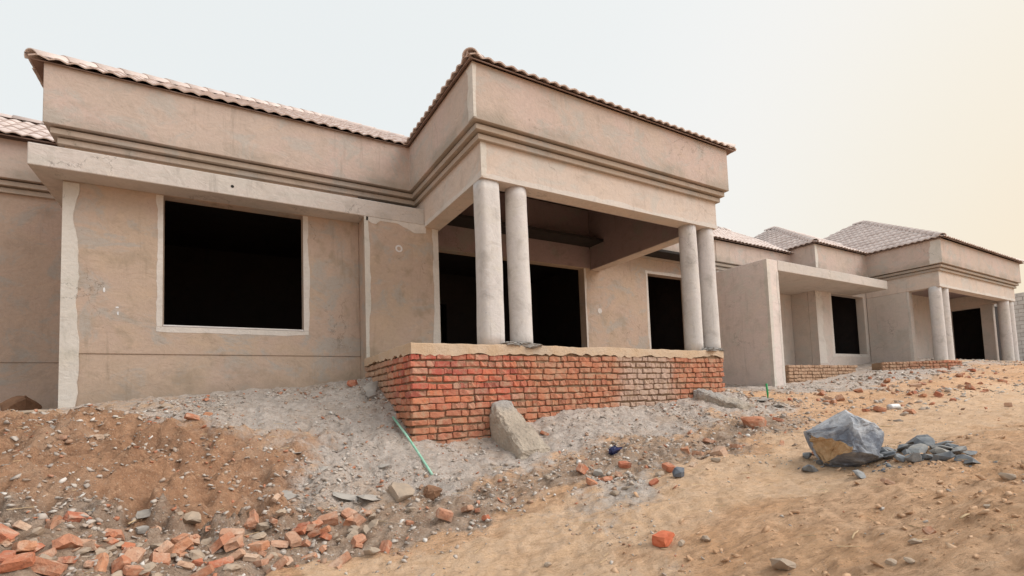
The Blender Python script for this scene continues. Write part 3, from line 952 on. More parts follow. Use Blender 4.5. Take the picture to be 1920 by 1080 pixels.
# canopy: front slab and its return round the left corner
can = MB().add([(-2.02, 8.25, 3.10), (3.068, 8.25, 3.10), (3.068, 8.648, 3.10), (-1.763, 8.648, 3.10), (-1.763, 10.9, 3.10), (-2.02, 10.9, 3.10),
                (-2.02, 8.25, 3.385), (3.068, 8.25, 3.385), (3.068, 8.648, 3.385), (-1.763, 8.648, 3.385), (-1.763, 10.9, 3.385), (-2.02, 10.9, 3.385)],
               [(0, 5, 4, 3), (0, 3, 2, 1), (6, 7, 8, 9), (6, 9, 10, 11), (0, 1, 7, 6), (1, 2, 8, 7), (2, 3, 9, 8), (3, 4, 10, 9), (4, 5, 11, 10), (5, 0, 6, 11)])
can.build('canopy', M_CAN, H1, .012)
ring_patch('drain_hole', M_HOLE, H1, (.155, 8.2495, 3.235), .0, .021, th=.003)
# porch and rear walls
MB().wall('x', 3.312, 12.02, 9.45, 9.68, -1.0, 3.6, [(3.75, 7.54, FL, 3.10), (9.68, 11.2, FL, 3.18)]).build('wall', M_WALL, H1, .012)
strip('door_surround', M_STRIP, H1, (7.545, 9.45, FL), (7.545, 9.45, 3.09), (1, 0, 0), .03, .07, (0, -1, 0), 41)
strip('window_surround', M_STRIP, H1, (9.677, 9.45, FL), (9.677, 9.45, 3.2), (-1, 0, 0), .05, .085, (0, -1, 0), 43)
strip('window_surround', M_STRIP, H1, (9.60, 9.448, 3.183), (11.25, 9.448, 3.183), (0, 0, 1), .06, .09, (0, -1, 0), 44)
ring_patch('conduit_patch', M_CEM, H1, (7.98, 9.45, 2.07), .0, .065)
# beams on the columns
MB().add([(3.07, 6.0, Z_B0), (8.05, 6.0, Z_B0), (8.05, 9.448, Z_B0), (7.75, 9.448, Z_B0), (7.75, 6.3, Z_B0), (3.37, 6.3, Z_B0), (3.37, 9.448, Z_B0), (3.07, 9.448, Z_B0),
          (3.07, 6.0, 3.6), (8.05, 6.0, 3.6), (8.05, 9.448, 3.6), (7.75, 9.448, 3.6), (7.75, 6.3, 3.6), (3.37, 6.3, 3.6), (3.37, 9.448, 3.6), (3.07, 9.448, 3.6)],
         [(0, 5, 4, 1), (1, 4, 3, 2), (0, 7, 6, 5), (8, 9, 12, 13), (9, 10, 11, 12), (8, 13, 14, 15)] +
         [(i, (i + 1) % 8, 8 + (i + 1) % 8, 8 + i) for i in range(8)]).build('beam', M_BEAM, H1, .014)
strip('beam_edge', M_STRIP, H1, (3.085, 5.999, Z_B0 + .002), (8.04, 5.999, Z_B0 + .002), (0, 0, 1), .035, .11, (0, -1, 0), 51, .003, 90)
strip('beam_edge', M_STRIP, H1, (3.069, 6.0, Z_B0 + .002), (3.069, 8.24, Z_B0 + .002), (0, 0, 1), .06, .14, (-1, 0, 0), 52, .004)
strip('corner_strip', M_CORNER, H1, (3.067, 5.999, Z_B0 + .02), (3.067, 5.999, Z_C3 - .003), (1, 0, 0), .05, .13, (0, -1, 0), 53, .006)
strip('corner_strip', M_CORNER, H1, (2.889, 5.819, Z_C1 + .02), (2.889, 5.819, 4.53), (1, 0, 0), .04, .07, (0, -1, 0), 54)
strip('corner_strip', M_CORNER, H1, (2.889, 5.822, Z_C1 + .02), (2.889, 5.822, 4.53), (0, 1, 0), .10, .24, (-1, 0, 0), 55)
for i, (x, sq) in enumerate(((3.23, True), (3.72, False), (7.42, False), (7.90, False))):
    column(H1, x, 6.178, FL - .02, Z_B0 + .02, .16, sq, i, M_COL)
foot_lumps(H1, 3.45, 6.08, FL, .12, 5); foot_lumps(H1, 3.74, 6.05, FL, .14, 6); foot_lumps(H1, 7.62, 6.06, FL, .14, 7); foot_lumps(H1, 7.86, 6.06, FL, .10, 8)
# mouldings
mouldings(H1, [(-1.76, 13.0), (-1.76, YW), (3.07, YW), (3.07, 6.0), (8.05, 6.0), (8.05, 9.45)], 4.568)
mouldings(H1, [(8.24, 9.45), (12.3, 9.45)], 4.40)
# dark sheets that paint the porch head's shade onto its inner faces
box('lintel_shade_sheet', M_PORCH_SHADE, H1, 3.33, 7.73, 9.43, 9.447, 3.105, 4.55, 0)
box('beam_shade_sheet', M_PORCH_SHADE, H1, 7.735, 7.748, 6.31, 9.42, 3.07, 4.55, 0)
box('beam_shade_sheet', M_PORCH_SHADE, H1, 3.38, 7.73, 6.305, 6.318, 3.07, 4.55, 0)
# dark rooms behind the openings
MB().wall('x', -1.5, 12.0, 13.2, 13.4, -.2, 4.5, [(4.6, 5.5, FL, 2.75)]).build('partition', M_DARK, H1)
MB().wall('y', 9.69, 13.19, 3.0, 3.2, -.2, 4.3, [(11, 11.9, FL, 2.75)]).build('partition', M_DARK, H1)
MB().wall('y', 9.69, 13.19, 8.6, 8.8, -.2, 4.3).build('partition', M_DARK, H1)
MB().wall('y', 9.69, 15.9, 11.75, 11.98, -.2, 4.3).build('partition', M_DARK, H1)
MB().wall('x', -1.52, 12.0, 15.9, 16.13, -1, 4.5).build('wall', M_WALL, H1)
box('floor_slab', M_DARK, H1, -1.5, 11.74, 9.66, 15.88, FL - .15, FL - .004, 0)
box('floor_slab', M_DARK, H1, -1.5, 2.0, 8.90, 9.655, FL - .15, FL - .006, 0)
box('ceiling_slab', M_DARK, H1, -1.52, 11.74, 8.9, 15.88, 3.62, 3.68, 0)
# roofs
hip_roof(H1, -2.06, 6.24, 8.435, 17.0, 4.575, ('front', 'left'), lambda p: p.y < 12.6 and p.x > -2.2, ('fl', 'fr', 'ridge'), budget=230)
hip_roof(H1, 2.83, 8.38, 5.755, 13.0, 4.575, ('front', 'left', 'right'), lambda p: p.y < 7.0 or (p.x < 3.6 and p.y < 8.6), ('fl', 'fr', 'ridge'), budget=120)
hip_roof(H1, 8.3, 17.6, 9.17, 16.0, 4.42, ('front',), lambda p: p.x < 16.4, ('ridge',), True, True, budget=300)

# ---- porch base: mortar core, bricks, screed
BX0, BX1, BY0 = 2.0, 7.92, 5.95
base = box('brick_base', M_MORTAR, H1, BX0 + .036, BX1 - .03, BY0 + .03, 9.43, -1.3, .615, .0)


def brick_mesh(lx, ly, lz, seed, mat=M_BRICK, rough=.006):
    r = random.Random(seed)
    bm = bmesh.new()
    bmesh.ops.create_cube(bm, size=1)
    bmesh.ops.subdivide_edges(bm, edges=[e_ for e_ in bm.edges if abs((e_.verts[0].co - e_.verts[1].co).x) > .5], cuts=2)
    for v in bm.verts:
        v.co = Vector((v.co.x * lx, v.co.y * ly, v.co.z * lz)) + Vector((r.uniform(-1, 1), r.uniform(-1, 1), r.uniform(-1, 1))) * rough
    bmesh.ops.bevel(bm, geom=[e_ for e_ in bm.edges if len(e_.link_faces) == 2 and e_.calc_face_angle() > .8], offset=.008, segments=1, affect='EDGES')
    me_ = bpy.data.meshes.new('brick'); bm.to_mesh(me_); bm.free()
    me_.materials.append(mat)
    return me_


BL, BH, CH = .206, .071, .0905
STR = [brick_mesh(BL, .10, BH, 100 + i) for i in range(8)]
HED = [brick_mesh(.104, .10, BH, 200 + i) for i in range(6)]
br = random.Random(21)
laid = []


def lay(length, place, seed):
    r = random.Random(seed)
    for k in range(16):
        z = .60 - CH * (k + .5)
        x = -.02 if k % 2 else 0.0
        hp = .72 if k % 3 == 1 else .22
        while x < length - .03:
            hd = r.random() < hp
            l = .104 if hd else BL
            l_ = min(l, length - x)
            if l_ < .05: break
            sc = l_ / l * r.uniform(.97, 1.0)
            laid.append((place(x + l_ / 2), z + r.uniform(-.006, .006) + .006 * math.sin(x * 2.1 + k), hd, sc, seed, r.uniform(-.012, .009)))
            x += l_ + r.uniform(.004, .014)


lay(BX1 - BX0, lambda s_: (BX0 + s_, BY0), 1)
lay(8.249 - BY0 - .105, lambda s_: (BX0, BY0 + .105 + s_), 2)
vis = []
for (px, py), z, hd, sc, face, dp in laid:
    gz = hz(px - (.12 if face == 2 else 0), py - (.12 if face == 1 else 0))
    if z < gz - .08: continue
    if face == 1: loc = (px, py + .05 + dp, z); rot = br.uniform(-.02, .02)
    else: loc = (px + .05 + dp, py, z); rot = math.pi / 2 + br.uniform(-.02, .02)
    dist = math.hypot(px, py) * (1.0 if face == 1 else 1.15) * (1.0 if not hd else 1.1)
    vis.append((dist, loc, rot, hd, sc))
vis.sort(key=lambda t: t[0])
rest = bmesh.new()
for i, (d, loc, rot, hd, sc) in enumerate(vis):
    me_ = br.choice(HED if hd else STR)
    if i < 300:
        o = link('brick', me_, base, loc, (0, br.uniform(-.02, .02), rot), (sc, 1, br.uniform(.94, 1.04)))
    else:
        b2 = bmesh.new(); b2.from_mesh(me_)
        b2.transform(Matrix.Translation(loc) @ Matrix.Rotation(rot, 4, 'Z') @ Matrix.Diagonal((sc, 1, br.uniform(.94, 1.04), 1)))
        tmp = bpy.data.meshes.new('tmp'); b2.to_mesh(tmp); b2.free(); rest.from_mesh(tmp); bpy.data.meshes.remove(tmp)
me_ = bpy.data.meshes.new('brickwork'); rest.to_mesh(me_); rest.free()
if not me_.materials: me_.materials.append(M_BRICK)
tag(link('brickwork', me_, base, (0, 0, 0)), kind='stuff')


def screed_mesh():
    """porch floor with a ragged hand-thrown edge over the top course"""
    r = random.Random(4)
    path = [(BX0, 8.24)] + [(BX0, 8.24 - i * .06) for i in range(1, 37)] + [(BX0 - .004, BY0 - .006)] + [(BX0 + i * .06, BY0) for i in range(1, 98)] + [(BX1, BY0)] + [(BX1, BY0 + i * .1) for i in range(1, 34)]
    vs, fs = [], []
    n = len(path)
    for i, (x, y) in enumerate(path):
        nxv = (-1, 0) if i < 37 else ((0, -1) if i < 37 + 99 else (1, 0))
        t = i * .06
        dr = .065 + .03 * float(vnoise(t, 3, .5)) * 2 + .06 * max(0, float(vnoise(t, 8, .11)) * 2 - .25) + .05 * float(vnoise(t, 1, .065))
        jut = .006 + .010 * (float(vnoise(t, 5, .15)) + .5) + .004 * float(vnoise(t, 15, .06))
        up = .012 * float(vnoise(t, 2, .3)) * 2 + .006 * float(vnoise(t, 12, .08)) * 2
        for (o_, z) in ((-.06, FL + up * .4), (jut * .5, FL + up), (jut * .8, FL - .012 + up), (jut + .006 * float(vnoise(t, 31, .07)), FL - .06), (.008 + jut * .4, .67 - dr), (-.03, .67 - dr + .01)):
            vs.append((x + nxv[0] * o_, y + nxv[1] * o_, float(z)))
    for i in range(n - 1):
        for k in range(5):
            fs.append((6 * i + k, 6 * i + k + 1, 6 * (i + 1) + k + 1, 6 * (i + 1) + k))
    me_ = bpy.data.meshes.new('screed_edge'); me_.from_pydata(vs, [], fs); me_.update(); me_.materials.append(M_SCREED)
    return me_


link('screed_edge', screed_mesh(), H1, (0, 0, 0))
box('porch_floor', M_SCREED, H1, BX0 + .05, BX1 - .05, BY0 + .05, 9.66, .617, FL - .003, 0)


# ---- two stair cheeks sloping down from the base
def cheek(name, x0, x1, y_end, z_top, seed, label):
    r = random.Random(seed)
    vs, fs = [], []
    n, m = 14, 9
    for i in range(n + 1):
        t = i / n
        y = BY0 - .02 + (y_end - BY0 + .02) * t
        gz = hz((x0 + x1) / 2, y)
        zt = z_top + (hz((x0 + x1) / 2, y_end) + .03 - z_top) * t
        for k in range(m):
            a = math.pi * k / (m - 1)
            px = math.copysign(abs(math.cos(a)) ** .32, math.cos(a)); pz = abs(math.sin(a)) ** .32
            x = (x0 + x1) / 2 - px * (x1 - x0) / 2 * (.80 + .22 * t)
            z = (gz - .25) + (zt - gz + .25) * pz
            j = .014
            vs.append((x + r.uniform(-j, j), y + r.uniform(-j, j) * .6, z + r.uniform(-j, j)))
    for i in range(n):
        for k in range(m - 1):
            fs.append((i * m + k, i * m + k + 1, (i + 1) * m + k + 1, (i + 1) * m + k))
    fs.append(tuple(range(m - 1, -1, -1))); fs.append(tuple(n * m + k for k in range(m)))
    me_ = MB().add(vs, fs).mesh(name, M_RUBC)
    o = link(name, me_)
    s = o.modifiers.new('s', 'SUBSURF'); s.levels = 2; s.render_levels = 2; s.subdivision_type = 'SIMPLE'
    tx = bpy.data.textures.new('cheek_rough', 'CLOUDS'); tx.noise_scale = .07; tx.noise_depth = 3
    d = o.modifiers.new('d', 'DISPLACE'); d.texture = tx; d.strength = .045; d.texture_coords = 'GLOBAL'
    return tag(o, label, 'stair cheek', 'rubble stair cheeks on the porch base')


cheek('stair_cheek', 3.00, 3.46, 5.10, -.02, 2, 'short sloping grey rubble stair cheek against the middle of the red brick base')
cheek('stair_cheek', 6.98, 7.40, 4.95, .05, 5, 'low sloping rubble stair cheek at the right end of the brick base')

# ------------------------------------------------------------------ house on the left edge
H0 = empty('house', (-5, 11, 0), 'set-back plastered house wall cut off by the left edge of the picture', 'house', 'terrace of unfinished houses')
MB().wall('x', -11, -1.77, 10.95, 11.18, .86, 3.6).build('wall', M_FAR, H0, .01)
MB().wall('x', -11, -1.77, 10.962, 11.17, -1, .858).build('plinth', M_FAR, H0, .006)
MB().wall('y', 11.19, 14, -11, -10.77, -1, 3.6).build('wall', M_FAR, H0, .01)
mouldings(H0, [(-11.1, 10.95), (-1.96, 10.95)], 4.40)
hip_roof(H0, -11.3, -1.2, 10.63, 13.6, 4.42, ('front',), lambda p: p.x > -6, ('ridge',), True, True, budget=160)

# ------------------------------------------------------------------ next house along the row
H2 = empty('house', (19, 8.65, 0), 'farther terrace house with fin wall, flat canopy and a columned porch on the right', 'house', 'terrace of unfinished houses')
# rear wall behind the canopy and fin wall
MB().wall('x', 12.52, 16.29, 9.45, 9.68, -1, 3.6).build('wall', M_GREY, H2, .012)
MB().box(12.02, 12.5, 7.55, 9.68, -1, 3.36).build('fin_wall', M_FIN, H2, .012)
strip('corner_strip', M_CORNER, H2, (12.017, 7.549, .0), (12.017, 7.549, 3.35), (1, 0, 0), .08, .14, (0, -1, 0), 61)
strip('corner_strip', M_STRIP, H2, (12.503, 7.549, .0), (12.503, 7.549, 3.05), (-1, 0, 0), .06, .12, (0, -1, 0), 62)
strip('corner_strip', M_CORNER, H2, (12.019, 7.552, .0), (12.019, 7.552, 3.35), (0, 1, 0), .05, .14, (-1, 0, 0), 63)
box('canopy', M_CAN, H2, 12.503, 18.6, 7.545, 8.647, 3.09, 3.37, .015)
box('canopy', M_CAN, H2, 12.503, 16.295, 8.649, 9.447, 3.09, 3.37, .01)
# wing
MB().wall('x', 16.3, 19.598, YW, YW + .25, -.5, 3.6, [(17.25, 19.38, 1.07, 3.08)]).build('wall', M_GREY, H2, .012)
MB().wall('y', YW + .255, 9.69, 16.302, 16.55, -.5, 3.6).build('wall', M_GREY, H2, .012)
strip('window_surround', M_STRIP, H2, (17.245, YW, 1.07), (17.245, YW, 3.08), (-1, 0, 0), .08, .14, (0, -1, 0), 64)
strip('window_surround', M_STRIP, H2, (19.385, YW, 1.07), (19.385, YW, 3.08), (1, 0, 0), .08, .14, (0, -1, 0), 65)
strip('window_surround', M_STRIP, H2, (17.1, YW, 1.067), (19.5, YW, 1.067), (0, 0, -1), .07, .11, (0, -1, 0), 66)
strip('corner_strip', M_STRIP, H2, (16.297, YW, .75), (16.297, YW, 3.08), (1, 0, 0), .3, .5, (0, -1, 0), 67)
# porch: side wall with an opening beside the column, beams, columns
MB().wall('y', 7.36, YW - .002, 19.6, 19.85, -.5, Z_B0 - .002).build('wall', M_GREY, H2, .012)
strip('corner_strip', M_STRIP, H2, (19.598, 7.358, .7), (19.598, 7.358, 3.04), (0, 1, 0), .05, .10, (-1, 0, 0), 68)
bx = [(19.6, 6.5), (26.7, 6.5), (26.7, 12), (26.4, 12), (26.4, 6.8), (19.9, 6.8), (19.9, YW - .002), (19.6, YW - .002)]
MB().add([(x, y, Z_B0) for x, y in bx] + [(x, y, 3.6) for x, y in bx],
         [(0, 5, 4, 1), (1, 4, 3, 2), (0, 7, 6, 5), (8, 9, 12, 13), (9, 10, 11, 12), (8, 13, 14, 15)] + [(i, (i + 1) % 8, 8 + (i + 1) % 8, 8 + i) for i in range(8)]).build('beam', M_BEAM, H2, .012)
strip('beam_edge', M_STRIP, H2, (19.62, 6.499, Z_B0 + .002), (26.68, 6.499, Z_B0 + .002), (0, 0, 1), .04, .12, (0, -1, 0), 69, .003, 60)
for i, x in enumerate((19.25 + .5, 20.28, 26.0, 26.53)):
    column(H2, x, 6.69, .35, Z_B0 + .02, .175, False, 20 + i, M_COL)
MB().wall('x', 19.86, 26.64, YW, YW + .2, -.2, 4.4).build('wall', M_GREY, H2, .01)
MB().wall('y', 7.12, YW - .002, 26.4, 26.64, -.2, Z_B0 - .002, [(7.5, 8.5, .70, 2.98)]).build('wall', M_GREY, H2, .012)
box('ceiling_slab', M_PORCH_SHADE, H2, 19.91, 26.39, 6.81, YW - .003, 3.5, 3.56, 0)
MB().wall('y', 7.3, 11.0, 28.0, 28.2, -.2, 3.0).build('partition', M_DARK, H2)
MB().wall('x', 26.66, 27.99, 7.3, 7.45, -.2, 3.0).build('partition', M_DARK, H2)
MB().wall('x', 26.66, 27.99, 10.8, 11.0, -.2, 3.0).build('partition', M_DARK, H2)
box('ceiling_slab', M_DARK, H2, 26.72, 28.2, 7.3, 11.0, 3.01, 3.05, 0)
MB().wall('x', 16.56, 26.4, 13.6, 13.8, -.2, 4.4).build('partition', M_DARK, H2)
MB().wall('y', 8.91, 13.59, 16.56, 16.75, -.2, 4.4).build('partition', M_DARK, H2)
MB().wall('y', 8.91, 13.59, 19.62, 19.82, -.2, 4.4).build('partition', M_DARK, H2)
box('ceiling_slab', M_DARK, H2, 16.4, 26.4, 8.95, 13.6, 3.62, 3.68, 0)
box('porch_floor', M_SCREED, H2, 19.3, 26.9, 6.45, 13.5, .3, .70, .01)
mouldings(H2, [(12.32, 9.45), (16.3, 9.45)], 4.40)
mouldings(H2, [(16.3, 9.42), (16.3, YW), (19.6, YW), (19.6, 6.5), (26.7, 6.5), (26.7, 12)], 4.56)
strip('corner_strip', M_CORNER, H2, (19.418, 6.322, Z_C1 + .02), (19.418, 6.322, 4.53), (0, 1, 0), .2, .35, (-1, 0, 0), 71)
strip('corner_strip', M_CORNER, H2, (16.118, 8.469, Z_C1 + .02), (16.118, 8.469, 4.53), (1, 0, 0), .1, .2, (0, -1, 0), 72)
hip_roof(H2, 16.02, 22.6, 8.38, 15.2, 4.575, ('front', 'left'), lambda p: p.x < 19.3, ('fl', 'fr', 'ridge'), budget=240)
hip_roof(H2, 19.33, 27.05, 6.22, 14.5, 4.575, ('front', 'left'), lambda p: p.x < 23.2, ('fl', 'fr', 'ridge'), budget=290)


# low brick footings of the second house
def footing(x0, y0, x1, y1, z0, z1, seed):
    d = Vector((x1 - x0, y1 - y0, 0)); L = d.length; d.normalize(); nn = Vector((d.y, -d.x, 0))
    core = MB()
    a = Vector((x0, y0, 0)); b = Vector((x1, y1, 0))
    pts = [a - nn * .02, b - nn * .02, b - nn * .4, a - nn * .4]
    core.add([(p.x, p.y, z0) for p in pts] + [(p.x, p.y, z1 - .02) for p in pts], [(3, 2, 1, 0), (4, 5, 6, 7), (0, 1, 5, 4), (1, 2, 6, 5), (2, 3, 7, 6), (3, 0, 4, 7)])
    o = core.build('brick_footing', M_MORTAR, H2)
    r = random.Random(seed)
    ang = math.atan2(d.y, d.x)
    k = 0
    z = z1 - CH / 2
    while z > z0 + .2:
        s_ = 0
        while s_ < L - .1:
            hd = r.random() < .45
            l = .104 if hd else BL
            p = a + d * (s_ + l / 2) - nn * (.035 + r.uniform(-.01, .01))
            link('brick', r.choice(HED if hd else STR), o, (p.x, p.y, z + r.uniform(-.006, .006)), (0, 0, ang + r.uniform(-.03, .03)))
            s_ += l + .018
        z -= CH; k += 1
    return o


footing(13.0, 7.75, 16.6, 7.75, -.2, .62, 3)
footing(17.2, 7.3, 19.25, 6.35, -.2, .68, 4)
footing(19.25, 6.35, 20.4, 6.35, -.2, .68, 5)

# block wall closing the plot on the far right
BWL = empty('boundary_wall', (34, 5, .5), 'grey concrete block boundary wall at the far right edge', 'wall')
box('wall_core', M_MORTAR, BWL, 34.02, 34.16, -6, 9.6, -.6, 3.85, 0)
bb = bmesh.new()
r = random.Random(8)
for k in range(22):
    z = .0 + k * .2
    y = -6 + (0.2 if k % 2 else 0)
    while y < 9.5:
        b2 = bmesh.new(); bmesh.ops.create_cube(b2, size=1)
        b2.transform(Matrix.Translation((34.09 + r.uniform(-.01, .01), y + .2, z)) @ Matrix.Diagonal((.20, .385, .185, 1)))
        tmp = bpy.data.meshes.new('tmp'); b2.to_mesh(tmp); b2.free(); bb.from_mesh(tmp); bpy.data.meshes.remove(tmp)
        y += .4
me_ = bpy.data.meshes.new('blockwork'); bb.to_mesh(me_); bb.free(); me_.materials.append(M_BLOCK)
tag(link('blockwork', me_, BWL, (0, 0, 0)), kind='stuff')
#=DEBRIS
# ------------------------------------------------------------------ loose bricks and stones


def broken_brick(seed, lx=.21, cutp=.75, mat=None):
    r = random.Random(seed)
    bm = bmesh.new()
    bmesh.ops.create_cube(bm, size=1)
    bmesh.ops.subdivide_edges(bm, edges=bm.edges[:], cuts=2, use_grid_fill=True)
    for v in bm.verts:
        e_ = sum(abs(c) > .45 for c in v.co)
        k = (1, 1, .965, .90)[e_]
        v.co = Vector((v.co.x * k * lx, v.co.y * k * .10, v.co.z * k * .072)) + Vector((r.uniform(-1, 1), r.uniform(-1, 1), r.uniform(-1, 1))) * .0045
    if r.random() < cutp:
        for _ in range(r.choice((1, 1, 2))):
            n = Vector((r.choice((-1, 1)) * r.uniform(.6, 1), r.uniform(-.6, .6), r.uniform(-.5, .5))).normalized()
            co = Vector((n.x * lx * r.uniform(.05, .35), 0, 0))
            res = bmesh.ops.bisect_plane(bm, geom=bm.verts[:] + bm.edges[:] + bm.faces[:], plane_co=co, plane_no=n, clear_outer=True)
            ed = [g_ for g_ in res['geom_cut'] if isinstance(g_, bmesh.types.BMEdge)]
            if ed:
                f = bmesh.ops.edgeloop_fill(bm, edges=ed)
                if f.get('faces'):
                    pk = bmesh.ops.poke(bm, faces=f['faces'])
                    for v in pk['verts']: v.co += n * r.uniform(-.018, .012)
    bmesh.ops.triangulate(bm, faces=bm.faces)
    bmesh.ops.recalc_face_normals(bm, faces=bm.faces)
    # centre on its own middle
    c = sum((v.co for v in bm.verts), Vector()) / len(bm.verts)
    for v in bm.verts: v.co -= c
    me_ = bpy.data.meshes.new('loose_brick'); bm.to_mesh(me_); bm.free()
    me_.materials.append(mat or M_LOOSE)
    me_['len'] = max(v.co.x for v in me_.vertices) - min(v.co.x for v in me_.vertices)
    return me_


BB = [broken_brick(300 + i) for i in range(16)]
TT = [lump_mesh('rubble_lump', M_STONE, .5, .36, .24, 400 + i, 22, 1, .05) for i in range(8)]
PP = [broken_brick(500 + i, .2, .5, M_SHARD) for i in range(3)]
DEB = [('b', -1.0, 4.21, 0.144), ('b', -0.87, 4.01, 0.231), ('b', -0.95, 3.91, 0.147), ('b', -0.82, 4.27, 0.151), ('b', -0.77, 4.1, 0.129), ('b',
-0.88, 4.16, 0.135), ('t', -0.74, 4.24, 0.107), ('t', -0.65, 4.18, 0.134), ('b', -0.49, 4.23, 0.192), ('b', -0.44, 4.03, 0.15), ('b', -0.35, 4.36,
0.125), ('t', -0.37, 4.53, 0.138), ('b', -0.24, 4.4, 0.128), ('b', -0.23, 4.44, 0.153), ('r', -0.24, 4.6, 0.143), ('b', -0.17, 4.54, 0.111), ('p',
-0.48, 4.94, 0.158), ('p', -0.49, 4.86, 0.114), ('t', -0.19, 4.96, 0.225), ('b', 0.07, 5.04, 0.172), ('b', 0.23, 4.92, 0.18), ('b', 0.39, 4.84,
0.118), ('t', 0.45, 4.9, 0.148), ('b', 0.08, 4.55, 0.18), ('t', 0.31, 4.88, 0.19), ('b', 0.1, 4.32, 0.14), ('b', 0.2, 4.31, 0.118), ('b', 0.25, 4.19,
0.131), ('r', -0.02, 4.2, 0.112), ('t', 0.07, 4.13, 0.148), ('b', 0.4, 4.54, 0.153), ('b', 0.51, 4.58, 0.2), ('r', 0.43, 4.24, 0.12), ('b', 0.69,
4.63, 0.126), ('b', 0.61, 4.74, 0.118), ('b', 0.82, 4.76, 0.216), ('b', -0.53, 4.33, 0.085), ('t', -0.6, 4.28, 0.097), ('t', -0.56, 4.21, 0.103),
('b', 1.01, 4.82, 0.155), ('b', 0.99, 4.68, 0.132), ('t', 1.51, 4.6, 0.119), ('b', 1.72, 4.31, 0.153), ('b', 1.95, 4.32, 0.148), ('b', 2.03, 4.27,
0.099), ('b', 2.01, 4.06, 0.085), ('b', 1.47, 4.49, 0.067), ('b', 3.62, 5.51, 0.126), ('b', 3.12, 3.94, 0.137), ('b', 3.28, 4.3, 0.147), ('p', 3.39,
4.15, 0.134), ('b', 3.29, 3.92, 0.128), ('t', 3.1, 3.59, 0.118), ('t', 3.29, 3.62, 0.132), ('b', 3.71, 4.11, 0.138), ('t', 2.91, 4.41, 0.111), ('t',
2.0, 3.07, 0.084), ('b', 4.57, 4.01, 0.135), ('b', 4.53, 3.81, 0.13), ('r', 5.16, 4.16, 0.145), ('b', 4.57, 3.56, 0.172), ('b', 4.96, 3.63, 0.156),
('t', 4.32, 3.41, 0.12), ('b', 5.27, 4.54, 0.098), ('b', 3.86, 3.62, 0.183), ('t', 3.7, 3.59, 0.137), ('t', 3.98, 4.06, 0.129), ('t', 4.25, 3.86,
0.105), ('b', 6.72, 4.21, 0.151), ('b', 5.39, 3.35, 0.096), ('b', 5.19, 2.87, 0.12), ('b', 4.34, 1.87, 0.057), ('t', 3.28, 1.3, 0.077), ('b', 3.46,
1.3, 0.055), ('t', 3.88, 1.16, 0.063), ('t', 4.83, 1.31, 0.123), ('t', 2.85, 2.37, 0.095), ('t', 2.72, 2.47, 0.074), ('b', 10.8, 2.84, 0.12), ('b',
13.67, 3.92, 0.156), ('b', 8.91, 3.87, 0.152), ('b', 9.08, 3.53, 0.181), ('b', 9.76, 4.88, 0.217), ('b', 8.84, 4.03, 0.12), ('b', 13.6, 4.15, 0.25),
('t', -0.55, 7.37, 0.204), ('b', -0.15, 7.87, 0.099), ('b', -0.12, 6.96, 0.125), ('b', -0.26, 6.63, 0.152), ('b', -1.01, 6.38, 0.114), ('t', -0.95,
6.39, 0.094), ('b', -0.84, 6.26, 0.083), ('b', -1.0, 6.24, 0.091), ('b', -1.2, 6.17, 0.108), ('b', 1.69, 7.77, 0.208), ('t', 2.94, 1.2, 0.064), ('t',
2.92, 1.27, 0.082), ('b', 4.08, 3.5, 0.086), ('b', 3.5, 3.48, 0.091), ('t', 3.47, 3.67, 0.083), ('b', 3.47, 3.94, 0.109), ('b', 11.99, 4.15, 0.167),
('b', 10.78, 3.52, 0.11), ('b', 11.91, 4.61, 0.151), ('b', 11.95, 5.57, 0.187), ('b', 10.52, 5.61, 0.153), ('b', 17.35, 4.62, 0.194), ('b', 14.29,
5.25, 0.178)]
dr = random.Random(77)


def scrap_label(k, x, y, sz=.12):
    if x < 1.25 and y < 5.2:
        u_ = x / y
        where = 'in the lower left corner' if u_ < -.16 else ('in the heap below the big window' if u_ < -.03 else ('in the heap straight below the pier' if u_ < .07 else 'at the right end of the lower left heap'))
        size = 'large' if sz > .15 else ('half' if sz > .1 else 'small')
        if k == 't': return ('rubble_lump', 'tan mortar-crusted lump ' + where, 'rubble', 'tan lumps in the lower left rubble')
        if k == 'p': return ('mortar_brick', ('upper' if y > 4.9 else 'lower') + ' of two pale mortar-faced bricks above the lower left rubble', 'brick')
        row = ', front row' if y < 4.32 + .09 * x else (', middle row' if y < 4.62 + .09 * x else ', back row')
        return ('loose_brick', size + ' broken red brick ' + where + row, 'brick', 'broken bricks in the lower left rubble')
    if x < 2.2 and y > 5.9:
        return ('loose_brick' if k != 't' else 'rubble_lump', 'brick scrap lying on the bank below the plastered wing wall', 'brick', 'brick scraps on the upper bank')
    if x < 2.2 and y > 3.5:
        return ('loose_brick' if k != 't' else 'rubble_lump', 'broken brick at the foot of the grey slope beside the track', 'brick', 'bricks at the foot of the grey slope')
    if x > 2.2 and y > 3.3 and x < 5.6:
        if k == 't': return ('rubble_lump', 'tan stone in the brick scatter below the grey porch slope', 'stone', 'tan stones in the brick scatter')
        size = 'larger' if sz > .13 else 'small'
        where = ('left' if x < 3.6 else ('middle' if x < 4.4 else 'right')) + ' part of'
        return ('loose_brick', size + ' broken red brick in the ' + where + ' the scatter below the porch slope', 'brick', 'broken bricks below the porch slope')
    if x < 6:
        return ('rubble_lump' if k == 't' else 'loose_brick', 'small stone or brick chip lying on the orange track', 'stone', 'small stones on the track')
    return ('loose_brick', 'small red brick scrap on the ground before the farther house', 'brick', 'brick scraps before the farther house')


